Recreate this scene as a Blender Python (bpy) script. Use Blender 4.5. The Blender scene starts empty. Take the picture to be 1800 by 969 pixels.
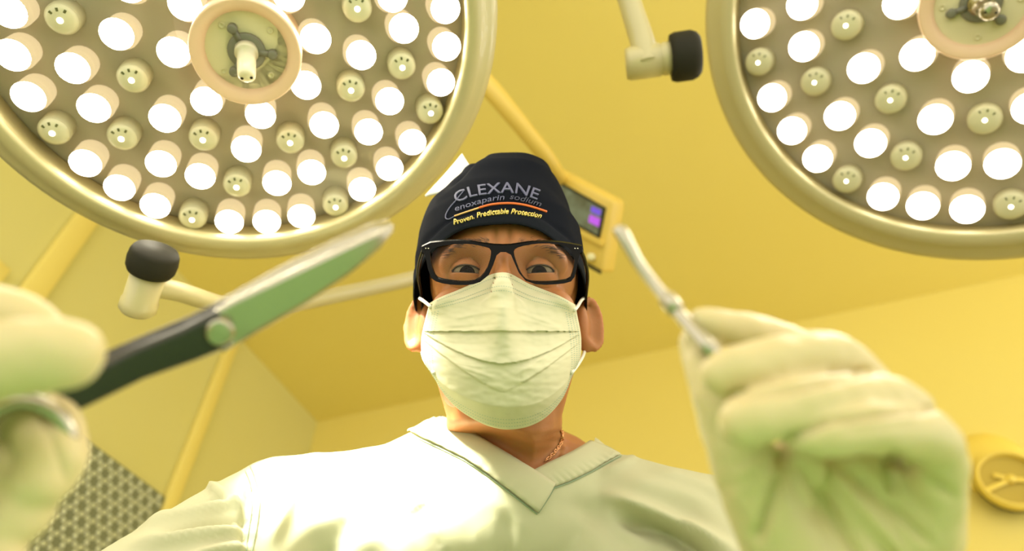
import bpy, bmesh, math, random
import numpy as np
from mathutils import Vector, Matrix, noise
from mathutils.bvhtree import BVHTree

random.seed(7); rng = np.random.default_rng(7)
scene = bpy.context.scene
col = scene.collection

# ------------------------------------------------------------------ camera
ELEV = math.radians(46.6)
CAM = np.array([0.0, 0.0, 0.9])
SE, CE = math.sin(ELEV), math.cos(ELEV)
AXR = np.array([1.0, 0, 0]); AXU = np.array([0, -SE, CE]); AXF = np.array([0, CE, SE])
FPX, CX, CY = 1200.0, 900.0, 484.5
cam_data = bpy.data.cameras.new('camera')
cam_data.sensor_width = 36; cam_data.lens = 24; cam_data.clip_start = 0.02
cam_data.dof.use_dof = True
cam_data.dof.focus_distance = 0.585
cam_data.dof.aperture_fstop = 3.8
cam = bpy.data.objects.new('camera', cam_data); col.objects.link(cam)
cam.location = CAM; cam.rotation_euler = (math.pi/2 + ELEV, 0, 0)
scene.camera = cam

# ------------------------------------------------------------------ world / exposure
w = bpy.data.worlds.new('world'); scene.world = w; w.use_nodes = True
bg = w.node_tree.nodes['Background']
bg.inputs[0].default_value = (1.0, 0.94, 0.80, 1); bg.inputs[1].default_value = 2.05
scene.view_settings.view_transform = 'Standard'
scene.view_settings.look = 'None'
scene.view_settings.exposure = 0.0
scene.view_settings.gamma = 1.0
scene.view_settings.use_curve_mapping = False
scene.cycles.use_denoising = True; scene.cycles.use_adaptive_sampling = True; scene.cycles.adaptive_threshold = .04
scene.cycles.max_bounces = 6; scene.cycles.diffuse_bounces = 3; scene.cycles.glossy_bounces = 3
scene.cycles.transparent_max_bounces = 6; scene.cycles.caustics_reflective = False; scene.cycles.caustics_refractive = False
LED_POWER_NEAR, LED_POWER_FAR = 24.0, 14.0      # emission of the lit lenses of the two surgical lights
SPOT_NEAR, SPOT_FAR = 140.0, 8.0

# ------------------------------------------------------------------ helpers
def K(px, py, d):
    return np.array([(px-CX)/FPX*d, (CY-py)/FPX*d, d])
def Ks(pts): return np.array([K(*p) for p in pts])
def to_world(v):
    v = np.asarray(v, float)
    return CAM + v[..., 0:1]*AXR + v[..., 1:2]*AXU + v[..., 2:3]*AXF
def dir_world(v):
    v = np.asarray(v, float); return v[0]*AXR + v[1]*AXU + v[2]*AXF
def from_world(p):
    q = np.asarray(p, float) - CAM
    return np.stack([q@AXR, q@AXU, q@AXF], -1)
def pix(v):
    v = np.asarray(v, float)
    return CX + FPX*v[..., 0]/v[..., 2], CY - FPX*v[..., 1]/v[..., 2]
def unit(v): v = np.asarray(v, float); return v/np.linalg.norm(v)

def smooth(me, on=True):
    me.polygons.foreach_set('use_smooth', [on]*len(me.polygons))

def mesh_of(verts, faces, sm=True, mats=(), idx=None):
    me = bpy.data.meshes.new('m')
    me.from_pydata([tuple(map(float, v)) for v in verts], [], [tuple(map(int, f)) for f in faces])
    if sm: smooth(me)
    for m in mats: me.materials.append(m)
    if idx is not None: me.polygons.foreach_set('material_index', list(map(int, idx)))
    me.update(); return me

def link(name, me, mat=None, parent=None, loc=None):
    o = bpy.data.objects.new(name, me); me.name = name
    if mat is not None and not me.materials: me.materials.append(mat)
    col.objects.link(o)
    if parent is not None: o.parent = parent
    if loc is not None: o.location = loc
    return o

_wl = {}
def wloc(o):
    l = np.zeros(3)
    while o is not None:
        l = l + np.array(o.location); o = o.parent
    return l

def obj(name, verts, faces, mat, parent=None, base=None, frame='W', sm=True, idx=None):
    """verts in world ('W') or camera-space measure ('K'); base = origin of a top-level mesh"""
    v = to_world(verts) if frame == 'K' else np.asarray(verts, float)
    if parent is not None: org = wloc(parent)
    elif base is not None: org = np.asarray(base, float)
    else: org = np.array([v[:, 0].mean(), v[:, 1].mean(), v[:, 2].min()])
    loc = None
    if parent is None: loc = org
    mats = mat if isinstance(mat, (list, tuple)) else (mat,)
    me = mesh_of(v-org, faces, sm, mats, idx)
    return link(name, me, None, parent, loc)

def empty(name, loc):
    o = bpy.data.objects.new(name, None); col.objects.link(o); o.location = loc
    o.empty_display_size = .05; return o

def tag(o, label, cat, group=None):
    o['label'] = label; o['category'] = cat
    if group: o['group'] = group
    return o
def struct(o): o['kind'] = 'structure'; return o

class G:
    """accumulates verts / faces"""
    def __init__(s): s.v = []; s.f = []; s.n = 0
    def add(s, v, f):
        v = np.asarray(v, float); s.v.append(v)
        s.f += [tuple(i+s.n for i in q) for q in f]; s.n += len(v); return s
    def V(s): return np.concatenate(s.v) if s.v else np.zeros((0, 3))

def grid_faces(nr, nc, wrap=False):
    f = []
    for r in range(nr-1):
        for c in range(nc if wrap else nc-1):
            c2 = (c+1) % nc
            f.append((r*nc+c, r*nc+c2, (r+1)*nc+c2, (r+1)*nc+c))
    return f

def ellipsoid(c, r, axes=None, nu=28, nv=16):
    c = np.asarray(c, float); axes = np.eye(3) if axes is None else np.asarray(axes)
    v = [np.array([0, 0, 1.0])]
    for i in range(1, nv):
        t = math.pi*i/nv
        for j in range(nu):
            a = 2*math.pi*j/nu
            v.append(np.array([math.sin(t)*math.cos(a), math.sin(t)*math.sin(a), math.cos(t)]))
    v.append(np.array([0, 0, -1.0]))
    v = np.array(v)*np.asarray(r, float)
    v = v@axes + c
    f = [(0, 1+j, 1+(j+1) % nu) for j in range(nu)]
    for i in range(nv-2):
        for j in range(nu):
            a = 1+i*nu+j; b = 1+i*nu+(j+1) % nu
            f.append((a, a+nu, b+nu, b))
    L = len(v)-1; o = 1+(nv-2)*nu
    f += [(o+(j+1) % nu, o+j, L) for j in range(nu)]
    return v, f

def frame_of(d):
    d = unit(d); h = np.array([0, 0, 1.0]) if abs(d[2]) < .9 else np.array([0, 1.0, 0])
    a = unit(np.cross(h, d)); b = np.cross(d, a); return a, b, d

def capsule(p, q, r1, r2, n=20, flat=1.0, up=None):
    p = np.asarray(p, float); q = np.asarray(q, float)
    a, b, d = frame_of(q-p)
    if up is not None:
        b = unit(np.asarray(up, float) - d*np.dot(up, d)); a = np.cross(b, d)
    prof = []
    for k in range(7):
        t = math.pi/2*(1-k/6); prof.append((p - d*r1*math.sin(t), r1*math.cos(t)))
    for k in range(1, 4): prof.append((p+(q-p)*k/4, r1+(r2-r1)*k/4))
    for k in range(7):
        t = math.pi/2*k/6; prof.append((q + d*r2*math.sin(t), r2*math.cos(t)))
    v = []; 
    for (c, r) in prof:
        r = max(r, 1e-5)
        for j in range(n):
            t = 2*math.pi*j/n; v.append(c + a*r*math.cos(t) + b*r*flat*math.sin(t))
    f = grid_faces(len(prof), n, True)
    f.append(tuple(range(n))[::-1]); f.append(tuple(range((len(prof)-1)*n, len(prof)*n)))
    return np.array(v), [tuple(reversed(x)) for x in f]

def chain(g, pts, rads, flat=1.0, up=None, sub=4):
    pts = np.asarray(pts, float)
    P, Rr = smooth_path(pts, rads, sub)
    for i in range(len(P)-1):
        g.add(*capsule(P[i], P[i+1], Rr[i], Rr[i+1], flat=flat, up=up))

def smooth_path(pts, rads, sub=4):
    pts = np.asarray(pts, float); n = len(pts); rads = np.asarray(rads, float)
    P = []; Rr = []
    for i in range(n-1):
        p0 = pts[max(i-1, 0)]; p1 = pts[i]; p2 = pts[i+1]; p3 = pts[min(i+2, n-1)]
        for k in range(sub):
            t = k/sub
            P.append(.5*((2*p1)+(-p0+p2)*t+(2*p0-5*p1+4*p2-p3)*t*t+(-p0+3*p1-3*p2+p3)*t**3))
            Rr.append(rads[i]+(rads[i+1]-rads[i])*t)
    P.append(pts[-1]); Rr.append(rads[-1]); return np.array(P), np.array(Rr)

def tube(pts, rads, n=16, flat=1.0, up=None, sub=6, caps=True):
    P, Rr = smooth_path(pts, rads, sub)
    v = []; ref = None
    for i in range(len(P)):
        d = P[min(i+1, len(P)-1)]-P[max(i-1, 0)]; d = unit(d)
        if up is not None: b = unit(np.asarray(up, float)-d*np.dot(up, d))
        else:
            if ref is None: ref = frame_of(d)[1]
            b = unit(ref-d*np.dot(ref, d)); ref = b
        a = np.cross(b, d)
        for j in range(n):
            t = 2*math.pi*j/n
            v.append(P[i]+a*Rr[i]*math.cos(t)+b*Rr[i]*flat*math.sin(t))
    f = grid_faces(len(P), n, True)
    if caps:
        f.append(tuple(range(n))[::-1]); f.append(tuple(range((len(P)-1)*n, len(P)*n)))
    return np.array(v), [tuple(reversed(x)) for x in f]

def lathe(prof, c, axis, n=48, close=True, xref=None):
    """prof: list of (radius, height along axis)"""
    a, b, d = frame_of(axis)
    if xref is not None:
        a = unit(np.asarray(xref)-d*np.dot(xref, d)); b = np.cross(d, a)
    c = np.asarray(c, float); v = []
    for (r, h) in prof:
        r = max(r, 1e-5)
        for j in range(n):
            t = 2*math.pi*j/n; v.append(c+d*h+a*r*math.cos(t)+b*r*math.sin(t))
    f = grid_faces(len(prof), n, True)
    if close:
        f.append(tuple(range(n))[::-1]); f.append(tuple(range((len(prof)-1)*n, len(prof)*n)))
    return np.array(v), f

def prism(poly, depth_vec):
    """poly: list of 3D points (planar), extruded by depth_vec"""
    p = np.asarray(poly, float); n = len(p); v = np.concatenate([p, p+np.asarray(depth_vec, float)])
    f = [tuple(range(n)), tuple(range(2*n-1, n-1, -1))]
    for i in range(n): j = (i+1) % n; f.append((i, i+n, j+n, j))
    return v, f

def box(c, ax, ay, az):
    """ax, ay, az half vectors"""
    c, ax, ay, az = [np.asarray(t, float) for t in (c, ax, ay, az)]
    return prism([c-ax-ay-az, c+ax-ay-az, c+ax+ay-az, c-ax+ay-az], 2*az)

def bevel_mesh(o, width, seg=2):
    bm = bmesh.new(); bm.from_mesh(o.data)
    bmesh.ops.recalc_face_normals(bm, faces=bm.faces)
    es = [e for e in bm.edges if len(e.link_faces) == 2 and e.calc_face_angle(0) > .5]
    bmesh.ops.bevel(bm, geom=es, offset=width, segments=seg, profile=.5, affect='EDGES', clamp_overlap=True)
    bm.to_mesh(o.data); bm.free(); smooth(o.data); 
    return o

def fix_normals(o):
    bm = bmesh.new(); bm.from_mesh(o.data); bmesh.ops.recalc_face_normals(bm, faces=bm.faces)
    bm.to_mesh(o.data); bm.free(); return o

def remesh(g, voxel, it=6, fac=.5):
    """union of closed shells -> one smooth continuous surface; returns verts, faces"""
    me = mesh_of(g.V(), g.f, False)
    o = bpy.data.objects.new('tmp', me); col.objects.link(o)
    m = o.modifiers.new('r', 'REMESH'); m.mode = 'VOXEL'; m.voxel_size = voxel
    s = o.modifiers.new('s', 'SMOOTH'); s.factor = fac; s.iterations = it
    dg = bpy.context.evaluated_depsgraph_get(); dg.update()
    m2 = bpy.data.meshes.new_from_object(o.evaluated_get(dg))
    v = np.zeros(len(m2.vertices)*3); m2.vertices.foreach_get('co', v); v = v.reshape(-1, 3)
    f = [tuple(p.vertices) for p in m2.polygons]
    bpy.data.objects.remove(o); bpy.data.meshes.remove(me); bpy.data.meshes.remove(m2)
    return v, f

def vnormals(v, f):
    n = np.zeros_like(v); q = [x for x in f if len(x) == 4]; t = [x for x in f if len(x) == 3]
    for arr in (np.array(q) if q else None, np.array(t) if t else None):
        if arr is None: continue
        a = v[arr[:, 0]]; b = v[arr[:, 1]]; c = v[arr[:, 2]]
        fn = np.cross(b-a, c-a)
        if arr.shape[1] == 4: fn = np.cross(c-a, v[arr[:, 3]]-b)
        for k in range(arr.shape[1]): np.add.at(n, arr[:, k], fn)
    return n/np.maximum(np.linalg.norm(n, axis=1, keepdims=True), 1e-12)

def nz(v, s): return np.array([noise.noise(Vector(p)*s) for p in v])
def sstep(a, b, x): t = np.clip((x-a)/(b-a), 0, 1); return t*t*(3-2*t)

# ------------------------------------------------------------------ materials
def mat(name, base, rough=.5, metal=0, spec=.5, emit=None, estr=0, sss=0, sss_r=(1, .3, .15), bump=None, vary=None, coat=0, trans=0, sheen=0):
    m = bpy.data.materials.new(name); m.use_nodes = True
    nt = m.node_tree; p = nt.nodes['Principled BSDF']
    p.inputs['Base Color'].default_value = (*base, 1)
    p.inputs['Roughness'].default_value = rough; p.inputs['Metallic'].default_value = metal
    p.inputs['Specular IOR Level'].default_value = spec
    p.inputs['Coat Weight'].default_value = coat
    p.inputs['Sheen Weight'].default_value = sheen
    p.inputs['Transmission Weight'].default_value = trans
    if emit: p.inputs['Emission Color'].default_value = (*emit, 1); p.inputs['Emission Strength'].default_value = estr
    if sss:
        p.inputs['Subsurface Weight'].default_value = sss
        p.inputs['Subsurface Radius'].default_value = sss_r; p.inputs['Subsurface Scale'].default_value = .01
    tc = nt.nodes.new('ShaderNodeTexCoord')
    if vary:
        sc, amt, col2 = vary
        n = nt.nodes.new('ShaderNodeTexNoise'); n.inputs['Scale'].default_value = sc; n.inputs['Detail'].default_value = 4
        nt.links.new(tc.outputs['Object'], n.inputs['Vector'])
        mr = nt.nodes.new('ShaderNodeMapRange'); mr.inputs['From Min'].default_value = .35; mr.inputs['From Max'].default_value = .7
        mr.inputs['To Max'].default_value = amt
        nt.links.new(n.outputs['Fac'], mr.inputs['Value'])
        mx = nt.nodes.new('ShaderNodeMix'); mx.data_type = 'RGBA'
        mx.inputs['A'].default_value = (*base, 1); mx.inputs['B'].default_value = (*col2, 1)
        nt.links.new(mr.outputs['Result'], mx.inputs['Factor']); nt.links.new(mx.outputs['Result'], p.inputs['Base Color'])
    if bump:
        kind, sc, st, dist = bump
        if kind == 'noise':
            n = nt.nodes.new('ShaderNodeTexNoise'); n.inputs['Scale'].default_value = sc; n.inputs['Detail'].default_value = 5
            out = n.outputs['Fac']
        elif kind == 'voronoi':
            n = nt.nodes.new('ShaderNodeTexVoronoi'); n.inputs['Scale'].default_value = sc; out = n.outputs['Distance']
        else:   # weave: two crossed wave textures
            n = nt.nodes.new('ShaderNodeTexWave'); n.inputs['Scale'].default_value = sc; n.bands_direction = 'X'
            n2 = nt.nodes.new('ShaderNodeTexWave'); n2.inputs['Scale'].default_value = sc; n2.bands_direction = 'Z'
            nt.links.new(tc.outputs['Object'], n2.inputs['Vector'])
            ad = nt.nodes.new('ShaderNodeMath'); ad.operation = 'ADD'
            nt.links.new(n.outputs['Fac'], ad.inputs[0]); nt.links.new(n2.outputs['Fac'], ad.inputs[1]); out = ad.outputs[0]
        nt.links.new(tc.outputs['Object'], n.inputs['Vector'])
        b = nt.nodes.new('ShaderNodeBump'); b.inputs['Strength'].default_value = st; b.inputs['Distance'].default_value = dist
        nt.links.new(out, b.inputs['Height']); nt.links.new(b.outputs['Normal'], p.inputs['Normal'])
    return m

def pane_mat(name, tint=(1, 1, 1), refl=.06, rough=.02):
    m = bpy.data.materials.new(name); m.use_nodes = True; nt = m.node_tree
    for n in list(nt.nodes): nt.nodes.remove(n)
    out = nt.nodes.new('ShaderNodeOutputMaterial'); t = nt.nodes.new('ShaderNodeBsdfTransparent')
    t.inputs[0].default_value = (*tint, 1)
    g = nt.nodes.new('ShaderNodeBsdfGlossy'); g.inputs['Roughness'].default_value = rough
    mx = nt.nodes.new('ShaderNodeMixShader'); mx.inputs[0].default_value = refl
    nt.links.new(t.outputs[0], mx.inputs[1]); nt.links.new(g.outputs[0], mx.inputs[2]); nt.links.new(mx.outputs[0], out.inputs[0])
    return m

M = {}
M['ceiling'] = mat('ceiling paint', (.87, .735, .20), .6, bump=('noise', 40, .08, .002), vary=(1.6, .5, (.88, .75, .23)))
M['wall_back'] = mat('ochre wall paint', (.87, .725, .19), .55, bump=('noise', 60, .06, .002), vary=(2, .4, (.88, .745, .21)))
M['wall_left'] = mat('olive wall paint', (.74, .69, .26), .5, bump=('noise', 60, .06, .002), vary=(2, .4, (.74, .70, .31)))
M['trim'] = mat('yellow trim', (.92, .78, .24), .4)
M['relief_base'] = mat('grey green cladding', (.22, .24, .15), .6, bump=('noise', 90, .1, .002))
M['relief'] = mat('pale relief', (.74, .76, .50), .45)
M['floor'] = mat('floor vinyl', (.45, .42, .30), .4, bump=('noise', 20, .05, .002))
M['drape'] = mat('green drape', (.33, .63, .31), .8, bump=('noise', 30, .3, .004))
M['lamp_shell'] = mat('cream lacquer', (.57, .50, .27), .35, coat=.2)
M['lamp_back'] = mat('lamp panel', (.50, .45, .37), .5, spec=.15, bump=('noise', 80, .05, .001))
M['gasket'] = mat('pale gasket', (.52, .54, .42), .5)
M['hub'] = mat('hub plastic', (.74, .66, .42), .4)
M['hub_ring'] = mat('hub ring rose', (.86, .60, .40), .4)
M['bracket'] = mat('bracket grey', (.20, .19, .14), .4)
M['handle'] = mat('handle ivory', (.80, .72, .50), .3, coat=.4)
M['rubber'] = mat('black rubber', (.03, .028, .02), .6, spec=.08, bump=('noise', 200, .1, .0005))
M['led_n'] = mat('lit lens', (.9, .85, .7), .2, emit=(1, .93, .78), estr=LED_POWER_NEAR)
M['led_f'] = mat('lit lens pale', (.9, .85, .7), .2, emit=(1, .95, .84), estr=LED_POWER_FAR)
M['cup'] = mat('lens ghost glow', (.16, .13, .08), .6, spec=.1, emit=(1, .79, .44), estr=.84)  # warm glow imitating each lit lens mirrored in the cover glass
M['cup_off'] = mat('unlit cup', (.66, .64, .46), .35)
M['dome_off'] = mat('unlit milky lens', (.80, .78, .58), .25, coat=.3)
M['led_dot'] = mat('led die', (.9, .9, .8), .3, emit=(1, .98, .85), estr=6.0)
M['notch'] = mat('notch', (.16, .17, .07), .5)
M['pane'] = pane_mat('cover glass', (.97, .96, .93), .009, .03)
M['skin'] = mat('skin', (.39, .162, .057), .5, spec=.3, sss=.28, sss_r=(1, .28, .12), bump=('noise', 420, .16, .0008), vary=(38, .55, (.46, .165, .058)))
M['sclera'] = mat('sclera', (.22, .17, .115), .35, spec=.1)
M['iris'] = mat('iris', (.010, .006, .003), .4, spec=.05)
M['pupil'] = mat('pupil', (.002, .002, .002), .1, spec=.1)
M['hair'] = mat('brow hair', (.06, .034, .018), .6)
M['scrub'] = mat('pale green cotton', (.52, .51, .33), .85, spec=.1, bump=('weave', 900, .12, .0004), vary=(9, .35, (.55, .54, .36)))
M['stitch'] = mat('stitch thread', (.26, .34, .22), .8)
M['cap'] = mat('navy cotton', (.0080, .0095, .0150), .85, spec=.03, bump=('weave', 1100, .25, .0005))
M['cap_hem'] = mat('navy hem', (.014, .016, .022), .85, spec=.03, bump=('weave', 1300, .3, .0005))
M['flap'] = mat('white cotton', (.86, .86, .84), .8)
M['thread_blue'] = mat('slate blue thread', (.105, .11, .20), .6)
M['thread_dim'] = mat('dim blue thread', (.05, .054, .10), .6)
M['thread_orange'] = mat('orange thread', (.80, .17, .035), .6)
M['thread_peach'] = mat('peach thread', (.85, .50, .18), .6)
M['thread_yellow'] = mat('yellow thread', (.80, .62, .16), .6)
M['acetate'] = mat('black acetate', (.004, .0035, .003), .22, spec=.08)
M['steel_dot'] = mat('hinge pins', (.7, .68, .6), .25, metal=1)
M['lens'] = pane_mat('spectacle lens', (.95, .94, .90), .009, .01)
M['mask'] = mat('pale mint nonwoven', (.62, .595, .405), .9, spec=.1, bump=('noise', 700, .1, .0004))
M['mask_dot'] = mat('embossed dots', (.24, .40, .33), .8)
M['elastic'] = mat('white elastic', (.82, .78, .66), .8)
M['gold'] = mat('rose gold', (.80, .42, .20), .25, metal=1)
M['glove'] = mat('latex glove', (.64, .53, .29), .45, spec=.25, sss=.15, sss_r=(1, .75, .3), bump=('noise', 120, .12, .001))
M['steel'] = mat('polished steel', (.42, .39, .30), .27, metal=1, bump=('noise', 60, .02, .0005))
M['housing'] = mat('cream housing', (.80, .58, .12), .4)
M['bezel'] = mat('black bezel', (.012, .012, .010), .3)
M['key_violet'] = mat('violet key', (.05, .02, .2), .4, emit=(.20, .10, .80), estr=.75)
M['key_magenta'] = mat('magenta key', (.2, .02, .25), .4, emit=(.50, .11, .86), estr=.8)
M['chrome_y'] = mat('bright cap', (.95, .9, .55), .3)
M['hood'] = mat('yellow hood', (.92, .72, .14), .35)
M['dial_face'] = mat('dial face', (.55, .42, .07), .5)
M['dark_shade'] = mat('dark shade', (.05, .04, .01), .6)  # shade as plain colour, for the monitor's lower bar and the dial
M['trouser'] = mat('green trousers', (.50, .58, .40), .85)
M['shank_reflection'] = mat('dark gunmetal', (.055, .052, .045), .3, metal=.8)  # dark reflection on the steel shanks, put into the base colour
ms = mat('screen', (.02, .02, .015), .25)
nt = ms.node_tree; tcn = nt.nodes.new('ShaderNodeTexCoord'); nn = nt.nodes.new('ShaderNodeTexNoise'); nn.inputs['Scale'].default_value = 28
rp = nt.nodes.new('ShaderNodeValToRGB'); rp.color_ramp.elements[0].position = .35; rp.color_ramp.elements[0].color = (.10, .10, .045, 1)
rp.color_ramp.elements[1].position = .65; rp.color_ramp.elements[1].color = (.19, .22, .12, 1)
nt.links.new(tcn.outputs['Object'], nn.inputs['Vector']); nt.links.new(nn.outputs['Fac'], rp.inputs['Fac'])
nt.links.new(rp.outputs['Color'], nt.nodes['Principled BSDF'].inputs['Emission Color']); nt.nodes['Principled BSDF'].inputs['Emission Strength'].default_value = .8
M['screen'] = ms

# ------------------------------------------------------------------ room
H = 3.10                                        # ceiling height
corner = from_world(np.zeros(3))                # (placeholder, recomputed below)
rc = K(557, 742, 1.0); rw = dir_world(rc); tt = (H-CAM[2])/rw[2]
CORN = CAM[:2] + rw[:2]*tt                      # corner of back and left wall under the ceiling
AZ = math.radians(18.6)
eb = np.array([math.cos(AZ), -math.sin(AZ)])     # along the back wall, to the right
el = np.array([-math.sin(AZ), -math.cos(AZ)])    # along the left wall, towards the camera
def wall_slab(p, d, n, length, thick=.12):
    a = np.array([p[0], p[1], 0.0]); b = np.array([*(p+d*length), 0.0]); nn_ = np.array([*n, 0.0])*thick
    return prism([a, b, b+nn_, a+nn_], (0, 0, H))
o = struct(obj('wall_back', *wall_slab(CORN-eb*.12, eb, -el, 5.2), M['wall_back'], base=(*CORN, 0), sm=False)); wall_back = o
o = struct(obj('wall_left', *wall_slab(CORN, el, -eb, 4.0), M['wall_left'], base=(*CORN, 0), sm=False)); wall_left = o
A = CORN-eb*.12-el*.12
poly = [A, A+eb*5.3, A+eb*5.3+el*4.2, A+el*4.2]
struct(obj('ceiling', *prism([(*p, H) for p in poly], (0, 0, .1)), M['ceiling'], base=(*CORN, H), sm=False))
struct(obj('floor', *prism([(*p, -.1) for p in poly], (0, 0, .1)), M['floor'], base=(*CORN, -.1), sm=False))

def hit_plane(px, py, p0, n):
    r = dir_world(K(px, py, 1.0)); t = np.dot(np.asarray(p0)-CAM, n)/np.dot(r, n); return CAM+r*t
NL = np.array([*eb, 0.0]); NB = np.array([*el, 0.0])      # inward normals of the left / back wall
EL3 = np.array([*el, 0.0]); EB3 = np.array([*eb, 0.0]); C3 = np.array([*CORN, 0.0]); Z3 = np.array([0, 0, 1.0])
def on_left(px, py): return hit_plane(px, py, C3, NL)
# vertical cover strips and one rail of the left wall
pA = on_left(352, 735); sA = np.dot(pA-C3, EL3)
pB = on_left(98, 452); sB = np.dot(pB-C3, EL3)
top_panel = on_left(220, 830)[2]
sA = float(sA); sB = float(sB)
def strip(name, s, wid, z0, z1, prod=.03):
    c = C3+EL3*s+Z3*((z0+z1)/2)+NL*prod/2
    o = obj(name, *box(c, EL3*wid/2, NL*prod/2, Z3*(z1-z0)/2), M['trim'], base=c*[1, 1, 0]+Z3*z0, sm=False)
    return struct(bevel_mesh(o, .006))
strip('trim_1', sA, .062, 0, H)
strip('trim_2', sB, .085, 0, H)
zr = on_left(18, 484)[2]
c = C3+EL3*(sB+.6)+Z3*(zr-.05)+NL*.0125
struct(bevel_mesh(obj('trim_3', *box(c, EL3*.5, NL*.0125, Z3*.05), M['trim'], sm=False), .005))
# pale end panel of the left wall next to the corner strip (a slightly proud board with a soft edge)
s_end = float(np.dot(on_left(441, 775)-C3, EL3))
c = C3+EL3*((s_end+sA-.031)/2)+Z3*1.0+NL*.006
M['board'] = mat('olive board', (.74, .68, .24), .5)
o = obj('lining_board', *box(c, EL3*(sA-.031-s_end)/2, NL*.006, Z3*1.0), M['board'], parent=wall_left, sm=False); bevel_mesh(o, .005, 3)
# relief cladding
s0, s1 = sA+.035, sA+1.9
z1 = top_panel
panel = obj('relief_panel', *box(C3+EL3*(s0+s1)/2+NL*.01+Z3*(z1/2+.05), EL3*(s1-s0)/2, NL*.01, Z3*(z1/2-.05)), M['relief_base'], parent=wall_left, sm=False)
pit = .052
arm = []
for k in range(3):
    t = math.radians(90+120*k); d_ = np.array([math.cos(t), math.sin(t)]); pn = np.array([-d_[1], d_[0]])
    arm.append((d_, pn))
gv, gf = [], []
for (d_, pn) in arm:      # three leaf shaped petals, ridged
    b0 = len(gv); L_ = .029; wd = .0085
    for (a_, s_, h_) in ((.002, 0, .004), (.012, 1, 0), (.020, .8, 0), (L_, 0, 0), (.020, -.8, 0), (.012, -1, 0), (.014, 0, .010)):
        gv.append([d_[0]*a_+pn[0]*wd*s_, d_[1]*a_+pn[1]*wd*s_, h_])
    for i in range(6): gf.append((b0+i, b0+(i+1) % 6, b0+6))
petal_me = None; cnt = 0
rows = []
for iz in range(0, 34):
    z = z1-.03-iz*pit*.866
    for is_ in range(0, 40):
        s = s0+.03+is_*pit+(pit/2 if iz % 2 else 0)
        p = C3+EL3*s+Z3*z+NL*.0201
        k_ = from_world(p); x_, y_ = pix(k_)
        if s < s1-.03 and -190 < x_ < 330 and 560 < y_ < 1060: rows.append((s, z, x_, y_))
rows.sort(key=lambda r: r[0]+0*r[1])
Rm = np.stack([EL3, Z3, NL], 0)
pv = np.array(gv)@Rm
for (s, z, x_, y_) in rows[:300]:
    if petal_me is None: petal_me = mesh_of(pv, gf, False, (M['relief'],))
    oo = bpy.data.objects.new('relief_star', petal_me); col.objects.link(oo); oo.parent = panel
    oo.location = C3+EL3*s+Z3*z+NL*.0201-wloc(panel)

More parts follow.
